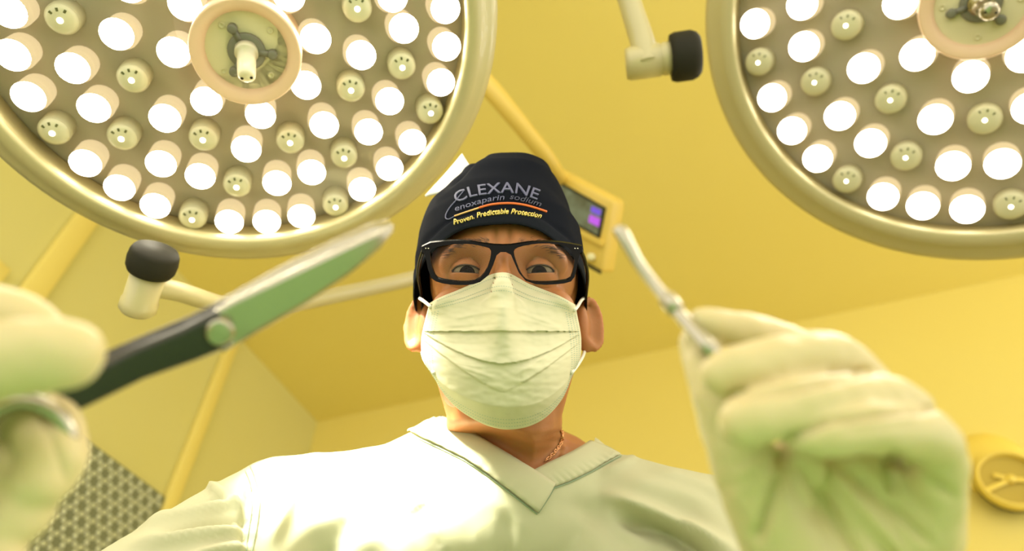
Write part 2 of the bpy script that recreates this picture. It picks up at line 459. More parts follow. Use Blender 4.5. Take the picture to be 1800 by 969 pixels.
# ------------------------------------------------------------------ surgical lights
def lamp(hub_px, c_px, d, n_k, lit, off, spec):
    n = unit(n_k)                                # towards the field
    Ck = K(*c_px, d); Rg = spec['Rg']; Ro = spec['Ro']
    def on_plane(px, py, h=0.0):
        r = K(px, py, 1.0); return r*(np.dot(Ck+n*h, n)/np.dot(r, n))
    xr = unit(np.array([1.0, 0, 0])-n*n[0]); yr = np.cross(n, xr)
    root = empty('surgical_light', to_world(Ck-n*.07))
    P = dict(parent=root, frame='K')
    th = spec['thick']
    obj('housing', *lathe([(.02, -.115), (Ro*.45, -.11), (Ro*.8, -.09), (Ro*.97, -.055), (Ro, -.03), (Ro, -.014)], Ck, n, 96, close=False), M['lamp_shell'], **P)
    obj('rim', *lathe([(Rg, -.012), (Rg, .001), (Rg+.004, .004), (Rg+(Ro-Rg)*.45, .002), (Rg+(Ro-Rg)*.52, -.003), (Ro-.008, -.007), (Ro+.001, -.014), (Ro+.001, -.03), (Ro-.01, -.032), (Rg, -.03), (Rg, -.012)], Ck, n, 128, close=False), M['lamp_shell'], **P)
    obj('panel', *lathe([(.001, -.036), (Rg+.003, -.036), (Rg+.003, -.040), (.001, -.040)], Ck, n, 96), M['lamp_back'], sm=False, **P)
    q_ = spec['hub_r']/.073
    hub_h = spec['hub_h']
    hc = on_plane(*hub_px, hub_h)
    hr = spec['hub_r']
    obj('cover_glass', *lathe([(hr*.9, .0), (Rg-.0005, .0), (Rg-.0005, -.003), (hr*.9, -.003), (hr*.9, .0)], Ck, n, 96, close=False), M['pane'], sm=False, **P)
    obj('edge_band', *lathe([(Ro+.0008, -.017), (Ro+.0022, -.019), (Ro+.0022, -.025), (Ro+.0008, -.027)], Ck, n, 96, close=False), M['gasket'], **P)
    # LED pods
    rl = spec['lens_r']
    led_mat = M['led_n'] if spec['near'] else M['led_f']
    a0, b0 = xr, yr
    def local(prof, nseg=24):
        v, f = lathe(prof, (0, 0, 0), (0, 0, 1), nseg); return v, f
    Bm = np.stack([a0, b0, n], 0)
    Bw = np.stack([dir_world(a0), dir_world(b0), dir_world(n)], 0)
    def shared(prof, m, seg=24):
        v, f = local(prof, seg); return fix_me(mesh_of(v@Bw, f, True, (m,)))
    def fix_me(me):
        bm = bmesh.new(); bm.from_mesh(me); bmesh.ops.recalc_face_normals(bm, faces=bm.faces); bm.to_mesh(me); bm.free(); return me
    lv, lf_ = local([(rl*.96, -.0016), (rl*.985, -.0006), (rl*.98, .0004), (rl*.6, .0014), (.001, .0018)])
    li = [1]*24+[1]*24+[0]*48+[1, 0]               # only the front of a lens gives light, its backing is opaque
    lens_me = mesh_of(lv@Bw, lf_, True, (led_mat, M['cup_off']), li)
    ghost_me = shared([(rl*.99, -.024), (rl*1.02, -.012), (rl*1.02, -.0035), (rl*.99, -.0022), (.001, -.0022)], M['cup'])
    cupoff_me = shared([(rl*.98, -.030), (rl*.98, -.005), (rl*.93, -.0035)], M['cup_off'])
    dome_me = shared([(rl*.95, -.005), (rl*.92, -.002), (rl*.75, .0005), (rl*.45, .0022), (.001, .0030)], M['dome_off'])
    dot_me = shared([(.0032, .0012), (.0028, .0034), (.001, .0040)], M['led_dot'], 12)
    nv_, nf_ = [], []
    for k in range(3):
        t = math.radians(-50-40*k); e_ = np.array([math.cos(t), math.sin(t), 0]); t_ = np.array([-e_[1], e_[0], 0])
        v, f = box(e_*rl*.60+np.array([0, 0, .0008]), e_*.0020, t_*.0011, np.array([0, 0, .0010]))
        nf_ += [tuple(i+len(nv_)*1 for i in q) for q in f]; nv_ += [list(x) for x in v]
    notch_me = mesh_of(np.array(nv_)@Bw, nf_, False, (M['notch'],))
    org = wloc(root)
    def put(name, me, k, parent):
        oo = bpy.data.objects.new(name, me); col.objects.link(oo); oo.parent = parent
        oo.location = to_world(k)-wloc(parent); return oo
    pts_all = []
    for lst, is_on in ((lit, True), (off, False)):
        for (px, py) in lst:
            pts_all.append((on_plane(px, py, -.010), is_on))
    # pods of the part of the lamp that lies beyond the frame: the pattern turned half way round the hub
    ext = []
    for p, is_on in pts_all:
        q = 2*Ck-p-2*n*.010
        x_, y_ = pix(q)
        if (y_ < -18 or x_ > 1818 or x_ < -18):
            rr = np.linalg.norm(q-Ck+n*np.dot(Ck-q, n)); 
            if rr < Rg-rl*1.2 and np.linalg.norm(q-hc) > hr+rl*.9 and all(np.linalg.norm(q-e[0]) > rl*2.3 for e in pts_all+ext): ext.append((q, is_on))
    for p, is_on in pts_all+ext:
        if is_on:
            lo = put('led_lens', lens_me, p, root); put('ghost_glow', ghost_me, p+unit(hc-p-n*np.dot(hc-p, n))*rl*.20, lo)  # added glow disc, shifted to the hub like a ghost in the glass
        else:
            lo = put('unlit_lens', cupoff_me, p, root); put('lens_dome', dome_me, p, lo); put('led_chip', dot_me, p, lo); put('lens_clip', notch_me, p, lo)
    # hub with sterile handle mount
    obj('hub_ring', *lathe([(hr, -.05), (hr, .002), (hr*.985, .0055), (hr*.95, .0062), (hr*.80, .002), (hr*.745, -.001), (hr*.735, -.006), (hr*.72, -.008)], hc, n, 64, close=False), M['hub_ring'], **P)
    hp = obj('hub_plate', *lathe([(hr*.74, -.012), (hr*.74, -.006), (.001, -.006)], hc, n, 64), M['hub'], sm=False, **P)
    rot = spec['rot']
    for k in range(4):
        t = math.radians(rot+55+90*k); e_ = (a0*math.cos(t)+b0*math.sin(t))
        sc = obj('screw', *lathe([(.0042*q_, -.007), (.0042*q_, -.0045), (.003*q_, -.0042), (.0022*q_, -.0055), (.001*q_, -.0055)], hc+e_*hr*.60, n, 14), M['hub'], **P)
    g = G(); g.add(*lathe([(.025*q_, -.0065), (.025*q_, -.002), (.0235*q_, -.001), (.015*q_, -.001)], hc, n, 32))
    for k in range(3):
        t = math.radians(rot+10+120*k); e_ = (a0*math.cos(t)+b0*math.sin(t)); tn = np.cross(n, e_)
        g.add(*box(hc+e_*.024*q_-n*.003, e_*.010*q_, tn*.0040*q_, n*.003)); g.add(*lathe([(.0066*q_, -.0065), (.0066*q_, .001), (.005*q_, .002), (.001, .002)], hc+e_*.034*q_, n, 16))
    obj('bracket', g.V(), g.f, M['bracket'], **P)
    hd = unit(n+spec['tilt'][0]*a0+spec['tilt'][1]*b0)
    hm = M['handle'] if spec['near'] else M['steel']
    post = obj('handle_post', *lathe([(a_*q_, b_*q_) for a_, b_ in ((.0155, -.006), (.0155, .004), (.0125, .0045), (.0120, .040), (.0115, .047), (.008, .0510), (.001, .0515))], hc, hd, 28), hm, **P)
    for s_ in (-1, 1):
        obj('pin_hole', *lathe([(.0016, .0), (.0016, .0013), (.001, .0013)], hc+hd*.050*q_+unit(np.cross(hd, b0))*s_*.006*q_, hd, 10), M['rubber'], parent=post, frame='K')
    # beam of the lamp
    sp = bpy.data.lights.new('lamp_beam', 'SPOT'); sp.energy = spec['spot']; sp.color = (1, .95, .82)
    sp.spot_size = math.radians(spec['cone']); sp.spot_blend = .5; sp.shadow_soft_size = .05
    so = bpy.data.objects.new('lamp_beam', sp); col.objects.link(so); so.parent = root
    so.location = to_world(hc+hd*.085)-org
    dv = Vector(dir_world(unit(spec['aim']-(hc+hd*.10)))); so.rotation_euler = dv.to_track_quat('-Z', 'Y').to_euler()
    return root, Ck, n, on_plane

L_lit = [(15,20),(205,60),(22,97),(128,120),(305,92),(50,170),(165,190),(290,208),(363,178),(458,202),(538,150),(555,68),(635,97),(710,50),(783,15),(785,82),(775,145),(570,220),(648,232),(685,178),(725,250),(685,296),(637,333),(548,303),(487,322),(433,262),(352,310),(283,288),(150,287),(210,330),(273,362),(403,390),(469,390),(530,380),(325,8),(508,-8),(690,-6),(225,-25)]
L_off = [(107,35),(232,140),(628,15),(707,118),(617,158),(757,198),(510,250),(605,277),(590,363),(416,328),(357,245),(214,243),(93,233),(338,385)]
R_lit = [(1327,42),(1410,8),(1413,82),(1582,5),(1612,97),(1518,120),(1706,135),(1357,172),(1476,204),(1644,210),(1392,230),(1530,252),(1437,279),(1675,292),(1762,288),(1552,346),(1622,362),(1700,368),(1802,98),(1812,190),(1850,345),(1880,262),(1500,-40),(1330,-40)]
R_off = [(1487,45),(1333,110),(1432,145),(1565,176),(1731,211),(1592,277),(1488,318),(1777,363),(1872,160)]
S = .33/.30
aim_n = K(680, 900, .61); aim_f = K(1500, 800, .25)
SN = .25/.30
ln_root, ln_c, ln_n, ln_on = lamp((433, 92), (398, 50), .843*SN, (.28, -.68, -1), L_lit, L_off,
    dict(Rg=.25, Ro=.287, thick=.1, hub_h=.006, hub_r=.0555, lens_r=.0162, near=True, rot=0, tilt=(0, .45), spot=SPOT_NEAR, cone=31, aim=aim_n))
tag(ln_root, 'large round surgical light with ivory centre post, on the left above the scissors', 'surgical light', 'round surgical lights')
lf_root, lf_c, lf_n, lf_on = lamp((1724, 6), (1730, 0), .833*S, (-.67, -.49, -1), R_lit, R_off,
    dict(Rg=.33, Ro=.379, thick=.1, hub_h=.006, hub_r=.073, lens_r=.0222, near=False, rot=25, tilt=(.25, .15), spot=SPOT_FAR, cone=60, aim=aim_f))
tag(lf_root, 'large round surgical light with steel centre post, in the upper right corner', 'surgical light', 'round surgical lights')

def lamp_part(root, name, v, f, m): return obj(name, v, f, m, parent=root, frame='K')
# left light: pivot knob, joint and curved yoke passing behind the head up to the ceiling
kd = unit(K(247, 518, .735)-K(272, 440, .72)); p0 = K(271, 452, .745); w7 = .757
lamp_part(ln_root, 'pivot_knob', *lathe([(a*w7, b*w7) for a, b in ((.030, -.012), (.033, -.006), (.0345, .006), (.0335, .018), (.030, .025), (.001, .026))], p0, kd, 40), M['rubber'])
lamp_part(ln_root, 'pivot_joint', *lathe([(a*w7, b*w7) for a, b in ((.024, .0), (.024, .052), (.026, .055), (.026, .068), (.022, .073), (.001, .074))], p0+kd*.015, kd, 36), M['lamp_shell'])
yk = Ks([(255, 503, .757), (310, 512, .785), (400, 538, .85), (480, 540, .92), (600, 517, 1.03), (735, 487, 1.14), (830, 455, 1.26), (880, 430, 1.50), (893, 412, 1.85), (898, 405, 2.3), (900, 400, 2.78)])
lamp_part(ln_root, 'yoke_arm', *tube(yk, [.0125, .0115, .011, .0115, .012, .0125, .014, .018, .02, .022, .024], n=20, sub=8), M['lamp_shell'])
# right light: pivot knob, joint and arm leaving the frame at the top
kd = unit(K(1140, 108, .96)-K(1226, 96, .95)); p0 = K(1231, 95, .965)
lamp_part(lf_root, 'pivot_knob', *lathe([(.026, .0), (.031, .004), (.0345, .012), (.0345, .034), (.032, .041), (.001, .042)], p0, kd, 40), M['rubber'])
lamp_part(lf_root, 'pivot_joint', *lathe([(.023, .0), (.023, .014), (.021, .016), (.0235, .018), (.0235, .060), (.021, .066), (.001, .067)], p0+kd*.038, kd, 36), M['lamp_shell'])
yk2 = Ks([(1139, 116, .97), (1128, 70, .98), (1112, 20, .99), (1098, -30, 1.0), (1080, -110, 1.04), (1090, -230, 1.12), (1180, -350, 1.25)])
lamp_part(lf_root, 'yoke_arm', *tube(yk2, [.021, .0175, .0165, .0165, .017, .018, .02], n=20), M['lamp_shell'])
pw = to_world(yk2[-1])
g = G(); g.add(*lathe([(.05, 0), (.05, H-pw[2]-.03), (.11, H-pw[2]-.03), (.11, H-pw[2])], pw, (0, 0, 1), 32)); g.add(*ellipsoid(pw, (.055, .055, .055)))
obj('ceiling_mast', g.V(), g.f, M['lamp_shell'], parent=lf_root)

# ------------------------------------------------------------------ monitor on the pendant
TR, BR, TL = K(1076, 350, 1.50), K(1056, 482, 1.52), K(930, 272, 1.66)
ex = TR-TL; ey = BR-TR; exn = unit(ex); nrm = unit(np.cross(exn, unit(ey)))
if nrm[2] > 0: nrm = -nrm
mon = empty('monitor', to_world((TL+TR)/2+ey)); 
eyn = unit(ey)
cen = TL+ex/2+ey/2
hs = obj('housing', *box(cen-nrm*.03, ex/2, ey/2, nrm*.03), M['housing'], parent=mon, frame='K', sm=False); bevel_mesh(hs, .012, 3)
def mpt(px, py, h=.0):
    r = K(px, py, 1.0); return r*(np.dot(cen+nrm*h, nrm)/np.dot(r, nrm))
def mquad(name, pts, h, th, m, parent):
    p = [mpt(x, y, h) for (x, y) in pts]; o_ = obj(name, *prism(p, -nrm*th), m, parent=parent, frame='K', sm=False); return fix_normals(o_)
bz = mquad('bezel', [(952, 302), (1064, 365), (1053, 419), (941, 356)], .004, .006, M['bezel'], mon)
mquad('screen', [(954, 308), (1059, 367), (1050, 413), (945, 354)], .0052, .001, M['screen'], bz)
mquad('soft_key', [(1040, 362), (1057, 370), (1054, 380), (1038, 372)], .0062, .0009, M['key_violet'], bz)
mquad('soft_key', [(1037, 377), (1055, 385), (1052, 399), (1034, 390)], .0062, .0009, M['key_magenta'], bz)
mquad('soft_key', [(978, 327), (986, 331), (983, 341), (975, 337)], .0062, .0009, M['key_violet'], bz)
mquad('sill', [(985, 384), (1058, 424), (1055, 432), (982, 392)], .012, .016, M['housing'], mon)
obj('push_knob', *lathe([(.0085, 0), (.0085, .012), (.006, .014), (.001, .014)], mpt(1042, 452, 0), nrm, 20), M['chrome_y'], parent=mon, frame='K')
mquad('shade_line', [(1030, 462), (1056, 476), (1055, 482), (1029, 468)], .002, .004, M['dark_shade'], mon)  # dark strip painted in for the shading along the lower bar
obj('support_arm', *tube(Ks([(700, -40, 1.60), (790, 75, 1.53), (868, 163, 1.50), (925, 232, 1.50), (965, 284, 1.53), (985, 325, 1.62), (990, 360, 1.70)]), [.022]*3+[.019]*4, n=18, sub=8), M['housing'], parent=mon, frame='K')
pw = to_world(K(700, -40, 1.60))
g = G(); g.add(*lathe([(.045, 0), (.045, H-pw[2]-.03), (.10, H-pw[2]-.03), (.10, H-pw[2])], pw, (0, 0, 1), 32)); g.add(*ellipsoid(pw, (.05, .05, .05)))
obj('ceiling_mast', g.V(), g.f, M['housing'], parent=mon)
tag(mon, 'cream patient monitor with tilted dark screen and purple keys, behind the cap', 'monitor')

# ------------------------------------------------------------------ round dial on the back wall
wc = hit_plane(1757, 842, C3, NB); dial = empty('wall_dial', wc)
P = dict(parent=dial)
Xd, Yd = EB3, Z3
obj('shadow_plate', *lathe([(.105, 0), (.105, .018), (.098, .022)], wc, NB, 48), M['dark_shade'], **P)  # dark disc whose colour stands in for the dial's shadow
obj('dial_face', *lathe([(.096, .022), (.096, .026), (.001, .026)], wc, NB, 48), M['dial_face'], sm=False, **P)
obj('rim', *lathe([(.094, .02), (.094, .046), (.098, .050), (.105, .048), (.108, .036), (.108, .02)], wc, NB, 56, close=False), M['hood'], **P)
for (x, y, nm) in ((-.098, -.028, 'pointer'), (-.045, .026, 'pointer'), (.075, -.02, 'pointer')):
    d_ = unit(Xd*x+Yd*y); t_ = np.cross(NB, d_); L_ = math.hypot(x, y)
    bevel_mesh(obj(nm, *box(wc+NB*.036+d_*L_/2, d_*L_/2, t_*.009, NB*.004), M['hood'], sm=False, **P), .003)
obj('centre_cap', *lathe([(.015, .026), (.015, .044), (.011, .048), (.001, .049)], wc, NB, 20), M['hood'], **P)
obj('knob', *lathe([(.012, 0), (.012, .03), (.008, .034), (.001, .035)], wc+Xd*.065-Yd*.085+NB*.035, NB, 16), M['chrome_y'], **P)
hc_ = wc+Z3*.052-EB3*.004
obj('hood', *lathe([(.128, 0), (.128, .012), (.122, .028), (.105, .044), (.07, .054), (.001, .058)], hc_-NB*.0, NB, 56), M['hood'], **P)
for o_ in list(dial.children):
    if not o_.name.startswith('hood'): o_.location = o_.location+Vector(NB*.055-Z3*.052)
tag(dial, 'round yellow dial with bright pointers under a domed hood on the back wall', 'dial')

# ------------------------------------------------------------------ operating table below the view (carries the camera's viewpoint)
tab = empty('operating_table', (0, -.45, 0))
o = obj('drape', *box((0, -.38, .765), (.46, 0, 0), (0, .90, 0), (0, 0, .03)), M['drape'], parent=tab, sm=False); bevel_mesh(o, .02, 3)
obj('column', *lathe([(.34, 0), (.34, .06), (.16, .10), (.15, .735)], (0, -.45, 0), (0, 0, 1), 32), M['hub'], parent=tab)
tag(tab, 'operating table under a green drape, below the surgeon', 'operating table')

# ================================================================== the surgeon
TILT = math.radians(25)
HU = np.array([0, math.cos(TILT), math.sin(TILT)]); HF = np.array([0, math.sin(TILT), -math.cos(TILT)]); HX = np.array([1.0, 0, 0])
EYE = np.array([-.008, .00725, .600])
def hl(p):                                     # head measure -> camera measure
    p = np.asarray(p, float); return EYE + p[..., 0:1]*HX + p[..., 1:2]*HU + (p[..., 2:3]-.085)*HF
def lh(k):
    q = np.asarray(k, float)-EYE; return np.stack([q@HX, q@HU, q@HF+.085], -1)
HAX = np.stack([HX, HU, HF], 0)

SHL, SHR = K(490, 935, .655), K(1240, 962, .67)
ELL, ELR = np.array([-.345, -.30, .42]), np.array([.27, -.36, .46])
WRL, WRR = np.array([-.235, -.075, .215]), K(1500, 1110, .285)
NB_ = K(888, 800, .700)
PEL = np.array([-.01, -.62, .745])
FOOT = to_world(PEL)*[1, 1, 0]

def torso(g, inf=0.0):
    ta = math.radians(20); tax = np.array([[1, 0, 0], [0, math.cos(ta), math.sin(ta)], [0, -math.sin(ta), math.cos(ta)]])
    g.add(*ellipsoid((-.010, -.325, .715), (.165+inf, .135+inf, .105+inf), tax))
    g.add(*ellipsoid((-.006, -.240, .722), (.125+inf, .085+inf, .098+inf)))
    g.add(*ellipsoid((-.01, -.43, .715), (.150+inf, .20+inf, .105+inf), tax))
    g.add(*ellipsoid(PEL, (.155+inf, .14+inf, .115+inf)))
    for sh, sx in ((SHL, -1), (SHR, 1)):
        chain(g, [NB_+np.array([sx*.04, -.012 if sx < 0 else -.034, .02]), (NB_+sh)/2+np.array([sx*.005, -.016, .01]), sh], [.042+inf, .050+inf, .060+inf], sub=3)
        g.add(*ellipsoid(sh*.55+K(885, 1010, .68)*.45+np.array([0, -.02, 0]), (.075+inf, .085+inf, .065+inf)))   # pectoral
    g.add(*ellipsoid(NB_+np.array([-.005, -.055, .02]), (.072+inf*.5, .05+inf*.5, .06+inf*.5)))

g = G()
he = lambda c, r: g.add(*ellipsoid(hl(np.array(c)), r, HAX))
he((0, .035, -.012), (.0765, .084, .097)); he((0, .020, .030), (.070, .060, .062)); he((0, -.035, .022), (.066, .080, .066))
he((0, -.085, .048), (.045, .036, .036)); he((0, -.060, .065), (.032, .030, .028))
for s_ in (-1, 1):
    he((s_*.042, -.028, .052), (.024, .022, .024)); he((s_*.044, -.068, .020), (.018, .04, .04))
    he((s_*.026, .021, .080), (.024, .0085, .010)); he((s_*.046, .012, .066), (.014, .016, .014))
    he((s_*.011, -.043, .098), (.008, .008, .010))
chain(g, [hl(np.array(p)) for p in ((0, .016, .086), (0, -.006, .092), (0, -.026, .105), (0, -.042, .113))], [.0085, .0080, .0095, .0105], sub=3)
# ears: helix rim, inner shell and lobe
for s_ in (-1, 1):
    pts = []
    for k in range(13):
        t = math.radians(-60+300*k/12)
        pts.append(hl(np.array([s_*(.084+.013*math.sin(t*.5+.7)), -.018+.030*math.sin(t+1.0), -.006-.016*math.cos(t)*.6-.004*math.sin(t)])))
    ec = np.array([s_*.0875, -.016, -.012])
    ring = []
    for k in range(17):
        t = 2*math.pi*k/16
        ring.append(hl(ec+np.array([s_*.0105*math.cos(t), .026*math.sin(t)-.003*math.cos(t), -.005*math.cos(t)*1.0])))
    chain(g, ring, [.0036]*17, sub=2)
    he(ec+np.array([-s_*.002, 0, -.0045]), (.0125, .025, .0032)); he(ec+np.array([-s_*.006, -.023, 0]), (.008, .008, .0045))
    he((s_*.077, -.018, -.01), (.008, .022, .010))
# neck
chain(g, [hl(np.array([0, -.05, -.035])), (hl(np.array([0, -.11, -.035]))+NB_)/2, NB_+np.array([0, 0, .01])], [.058, .058, .064], sub=4)
for s_ in (-1, 1):
    chain(g, [hl(np.array([s_*.055, -.055, -.02])), NB_+np.array([s_*.022, -.02, -.045])], [.016, .013], sub=4)
g.add(*ellipsoid((hl(np.array([0, -.095, .01]))*.5+NB_*.5)+np.array([0, 0, .0]), (.040, .035, .035)))
torso(g)
for sh, elb, wr in ((SHL, ELL, WRL), (SHR, ELR, WRR)):
    chain(g, [sh, (sh+elb)/2, elb, (elb*.6+wr*.4), wr], [.056, .047, .040, .038, .026], sub=3)
hipc = to_world(PEL)
for s_ in (-1, 1):
    hp_ = hipc+np.array([s_*.085, 0, -.02]); kn = np.array([s_*.10, hipc[1]+.0, .50]); an = np.array([s_*.11, hipc[1]+.05, .09])
    chain(g, from_world(np.array([hp_, kn, an])), [.088, .058, .042], sub=3)
    chain(g, from_world(np.array([an+[0, 0, -.045], an+[0, -.13, -.055]])), [.042, .034], sub=1)
bv, bf = remesh(g, .0026, 8, .5)
# ---- face modelling on the continuous surface
q = lh(bv); x, y, z = q[:, 0], q[:, 1], q[:, 2]
face = sstep(.02, .05, z)*sstep(-.14, -.10, y)
disp = np.zeros(len(q))
for s_ in (-1, 1):
    disp -= .0125*np.exp(-(((x-s_*.032)/.0175)**2+((y-.001)/.0125)**2))*face
    disp -= .0045*np.exp(-(((x-s_*.030)/.020)**2+((y+.019)/.006)**2))*face        # under-eye hollow
    disp += .0020*np.exp(-(((x-s_*.033)/.019)**2+((y+.012)/.005)**2))*face        # bag
    disp -= .0032*np.exp(-(((x-s_*.0065)/.0021)**2+((y-.030)/.013)**2))*face      # frown lines
    disp += .0014*np.exp(-(((x-s_*.013)/.005)**2+((y-.026)/.010)**2))*face
for yy in (.048, .058): disp -= .0010*np.exp(-((y-yy-.003*np.cos(x*60))/.0016)**2)*face*(np.abs(x) < .05)
bn = vnormals(bv, bf)
# neck creases
pxx, pyy = pix(bv)
neck = (bv[:, 2] < .70)*sstep(735, 765, pyy)*(1-sstep(835, 850, pyy))*sstep(770, 800, pxx)*(1-sstep(985, 1010, pxx))
cre = np.zeros(len(q))
for (y0, cv, wd, am) in ((765, .00055, 3.2, .0022), (780, .0005, 2.6, .0017), (797, .0004, 3, .0016), (750, .0007, 2.5, .0012)):
    yl = y0-cv*(pxx-905)**2+3*np.sin(pxx*.05+y0)
    cre -= am*np.exp(-((pyy-yl)/wd)**2)
disp += cre*neck
bv = bv+bn*disp[:, None]
# eyelids: loops from the almond opening outwards, part of the same body mesh
EC = {-1: np.array([-.0325, .0018, .0685]), 1: np.array([.0325, .0018, .0685])}; ER = .0125
ev, ef = [], []
bt = BVHTree.FromPolygons([tuple(v) for v in lh(bv)], bf)
lash = []; nb_v = len(bv); extra_v = []; extra_f = []
for s_ in (-1, 1):
    n_ = 56; rings = []
    for (kx, ku, kl, rad) in ((1.0, 1.0, 1.0, 1.03), (1.03, 1.12, 1.08, 1.10), (1.06, 1.45, 1.3, 1.145), (1.10, 1.75, 1.7, 1.125), (1.12, 2.1, 2.2, 1.15), (1.18, 2.8, 3.0, 1.13)):
        rg = []
        for j in range(n_):
            t = 2*math.pi*j/n_
            cx_ = math.cos(t); sx_ = math.sin(t)
            hx = .0133*kx*cx_
            up_ = .0041*ku*(max(sx_, 0)**.85); dn = .0031*kl*(max(-sx_, 0)**.95)
            hy = (up_ if sx_ > 0 else -dn)+s_*cx_*.0006
            rr = ER*rad
            r2 = hx*hx+hy*hy
            hz = math.sqrt(max(rr*rr-r2, (rr*.25)**2)) if r2 < rr*rr*.94 else rr*.25-(math.sqrt(r2)-rr*.97)*.2
            lt = math.radians(9)
            rg.append(EC[s_]+np.array([hx, hy*math.cos(lt)-hz*math.sin(lt), hz*math.cos(lt)+hy*math.sin(lt)]))
        rings.append(rg)
    lash.append((s_, [np.array(p)+np.array([0, 0, .0006]) for p in rings[0]]))
    # last loop lies on the face surface
    rg = []
    for j in range(n_):
        t = 2*math.pi*j/n_; p_ = EC[s_]+np.array([.0185*math.cos(t), .0145*math.sin(t)-.002, 0])
        h_ = bt.ray_cast(Vector((p_[0], p_[1], .2)), Vector((0, 0, -1)))
        rg.append(np.array(h_[0])-np.array([0, 0, .0012]))
    rings.append(rg)
    vv = np.array([p for r in rings for p in r])
    extra_f += [tuple(i+nb_v+sum(len(e) for e in extra_v) for i in f) for f in grid_faces(len(rings), n_, True)]
    extra_v.append(hl(vv))
body_v = np.concatenate([bv]+extra_v); body_f = bf+extra_f
person = obj('person', body_v, body_f, M['skin'], base=FOOT, frame='K')
tag(person, 'surgeon in pale green scrubs, dark cap and mask leaning over with both gloved hands raised', 'person')

# eyes
for s_ in (-1, 1):
    c_k = hl(EC[s_]); gz = unit(-c_k+np.array([.0, .0, 0]))
    prof = []
    angs = [0, 4, 8, 11, 13, 18, 24, 28, 34, 38, 48, 62, 78, 95, 115, 140, 165, 180]
    for a_ in angs:
        r_ = ER*(1.0 if a_ > 34 else 1.0+.012*(1-(a_/34)**2)); prof.append((r_*math.sin(math.radians(a_)), r_*math.cos(math.radians(a_))))
    v_, f_ = lathe(prof, c_k, gz, 40)
    ix = []
    for r_ in range(len(prof)-1): ix += [2 if angs[r_+1] <= 13 else (1 if angs[r_+1] <= 34 else 0)]*40
    ix += [2, 0]
    obj('eye', v_, f_, [M['sclera'], M['iris'], M['pupil']], parent=person, frame='K', idx=ix)
    # eyebrow of short hairs
    hv, hf = [], []
    for k in range(110):
        t = rng.random(); xx = s_*(.012+.040*t); yy = .0185+.0065*math.sin(math.pi*min(1, t*.9+.1))*1.0-.004*t+rng.normal(0, .0022)
        h_ = bt.ray_cast(Vector((xx, yy, .2)), Vector((0, 0, -1)))
        if h_[0] is None: continue
        p_ = np.array(h_[0]); d_ = np.array([s_*(.0045+.003*t), .0035*(1-1.6*t), .0012]); wv = np.array([0, .00025, 0])+np.array([.0001, 0, 0])
        b_ = len(hv); hv += [p_-wv, p_+wv, p_+d_]; hf.append((b_, b_+1, b_+2))
    obj('eyebrow', hl(np.array(hv)), hf, M['hair'], parent=person, frame='K', sm=False)

for s_, rg in lash:
    up_r = [rg[j] for j in range(0, 29)]; lo_r = [rg[j % 56] for j in range(28, 57)]
    g = G(); g.add(*tube(hl(np.array(up_r)), [.00035]+[.0007]*27+[.00035], n=6, sub=1)); g.add(*tube(hl(np.array(lo_r)), [.0003]*29, n=6, sub=1))
    obj('eyelashes', g.V(), g.f, M['hair'], parent=person, frame='K')

# ---- cap
CY_ = [-.05, .0, .0167, .0455, .072, .096, .131, .153, .163, .168]
CW_ = [.082, .084, .0850, .0862, .0840, .0760, .0600, .0500, .034, .0]
CC_ = [-.004, -.004, -.0035, -.0045, -.004, -.006, .002, .003, .004, .004]
CF_ = [.098, .098, .098, .0985, .093, .082, .062, .042, .022, .0]
CB_ = [-.112, -.115, -.116, -.116, -.112, -.106, -.088, -.068, -.045, -.012]
nphi, nrow = 120, 56
cv = []
for r in range(nrow+1):
    t = r/nrow
    for j in range(nphi):
        ph = 2*math.pi*j/nphi; sp, cp = math.sin(ph), math.cos(ph)
        yr = .0355-.036*(1-cp)-.004*math.exp(-((abs(sp)-.7)/.2)**2)
        y_ = yr+(.168-yr)*(1-(1-t)**1.25)
        w_ = np.interp(y_, CY_, CW_); cc = np.interp(y_, CY_, CC_); zf = np.interp(y_, CY_, CF_); zb = np.interp(y_, CY_, CB_)
        mid = (zf+zb)/2*.5-.004; 
        ex_ = .92
        xx = cc+w_*math.copysign(abs(sp)**ex_, sp); zz = (mid+(zf-mid)*abs(cp)**ex_) if cp > 0 else (mid-(mid-zb)*abs(cp)**ex_)
        nrm_ = np.array([sp, .25, cp])
        # soft folds: one deep tuck at the left, ripples at the crown, hem ridge
        d_ = .0016*noise.noise(Vector((xx*38, y_*30, zz*38)))
        d_ += .0045*noise.noise(Vector((xx*22+3, y_*26, zz*12)))*sstep(.09, .15, y_)
        tk = math.exp(-((xx+.052-(y_-.10)*.45)/.007)**2)*sstep(.085, .12, y_)*(cp > -.2)
        d_ -= .008*tk
        if t < .085: d_ += .0014
        elif t < .11: d_ -= .0006
        p = np.array([xx, y_, zz])+nrm_*d_
        cv.append(p)
cv = np.array(cv); cf = grid_faces(nrow+1, nphi, True)
ix = [1 if (i//nphi) < 5 else 0 for i in range(len(cf))]
cap = obj('surgical_cap', hl(cv), cf, [M['cap'], M['cap_hem']], parent=person, frame='K', idx=ix)
cap['label'] = 'dark navy cap with embroidered lettering'
fix_normals(cap)
sol = cap.modifiers.new('thickness', 'SOLIDIFY'); sol.thickness = .0014; sol.offset = -1
cbvh = BVHTree.FromPolygons([tuple(v) for v in hl(cv)], cf)

def ray_on(bvh, px, py, off=0.0, fallback=.65):
    d = Vector(K(px, py, 1.0)).normalized(); h = bvh.ray_cast(Vector((0, 0, 0)), d)
    if h[0] is None: return K(px, py, fallback)
    n = h[1] if h[1].dot(d) < 0 else -h[1]
    return np.array(h[0])+np.array(n)*off

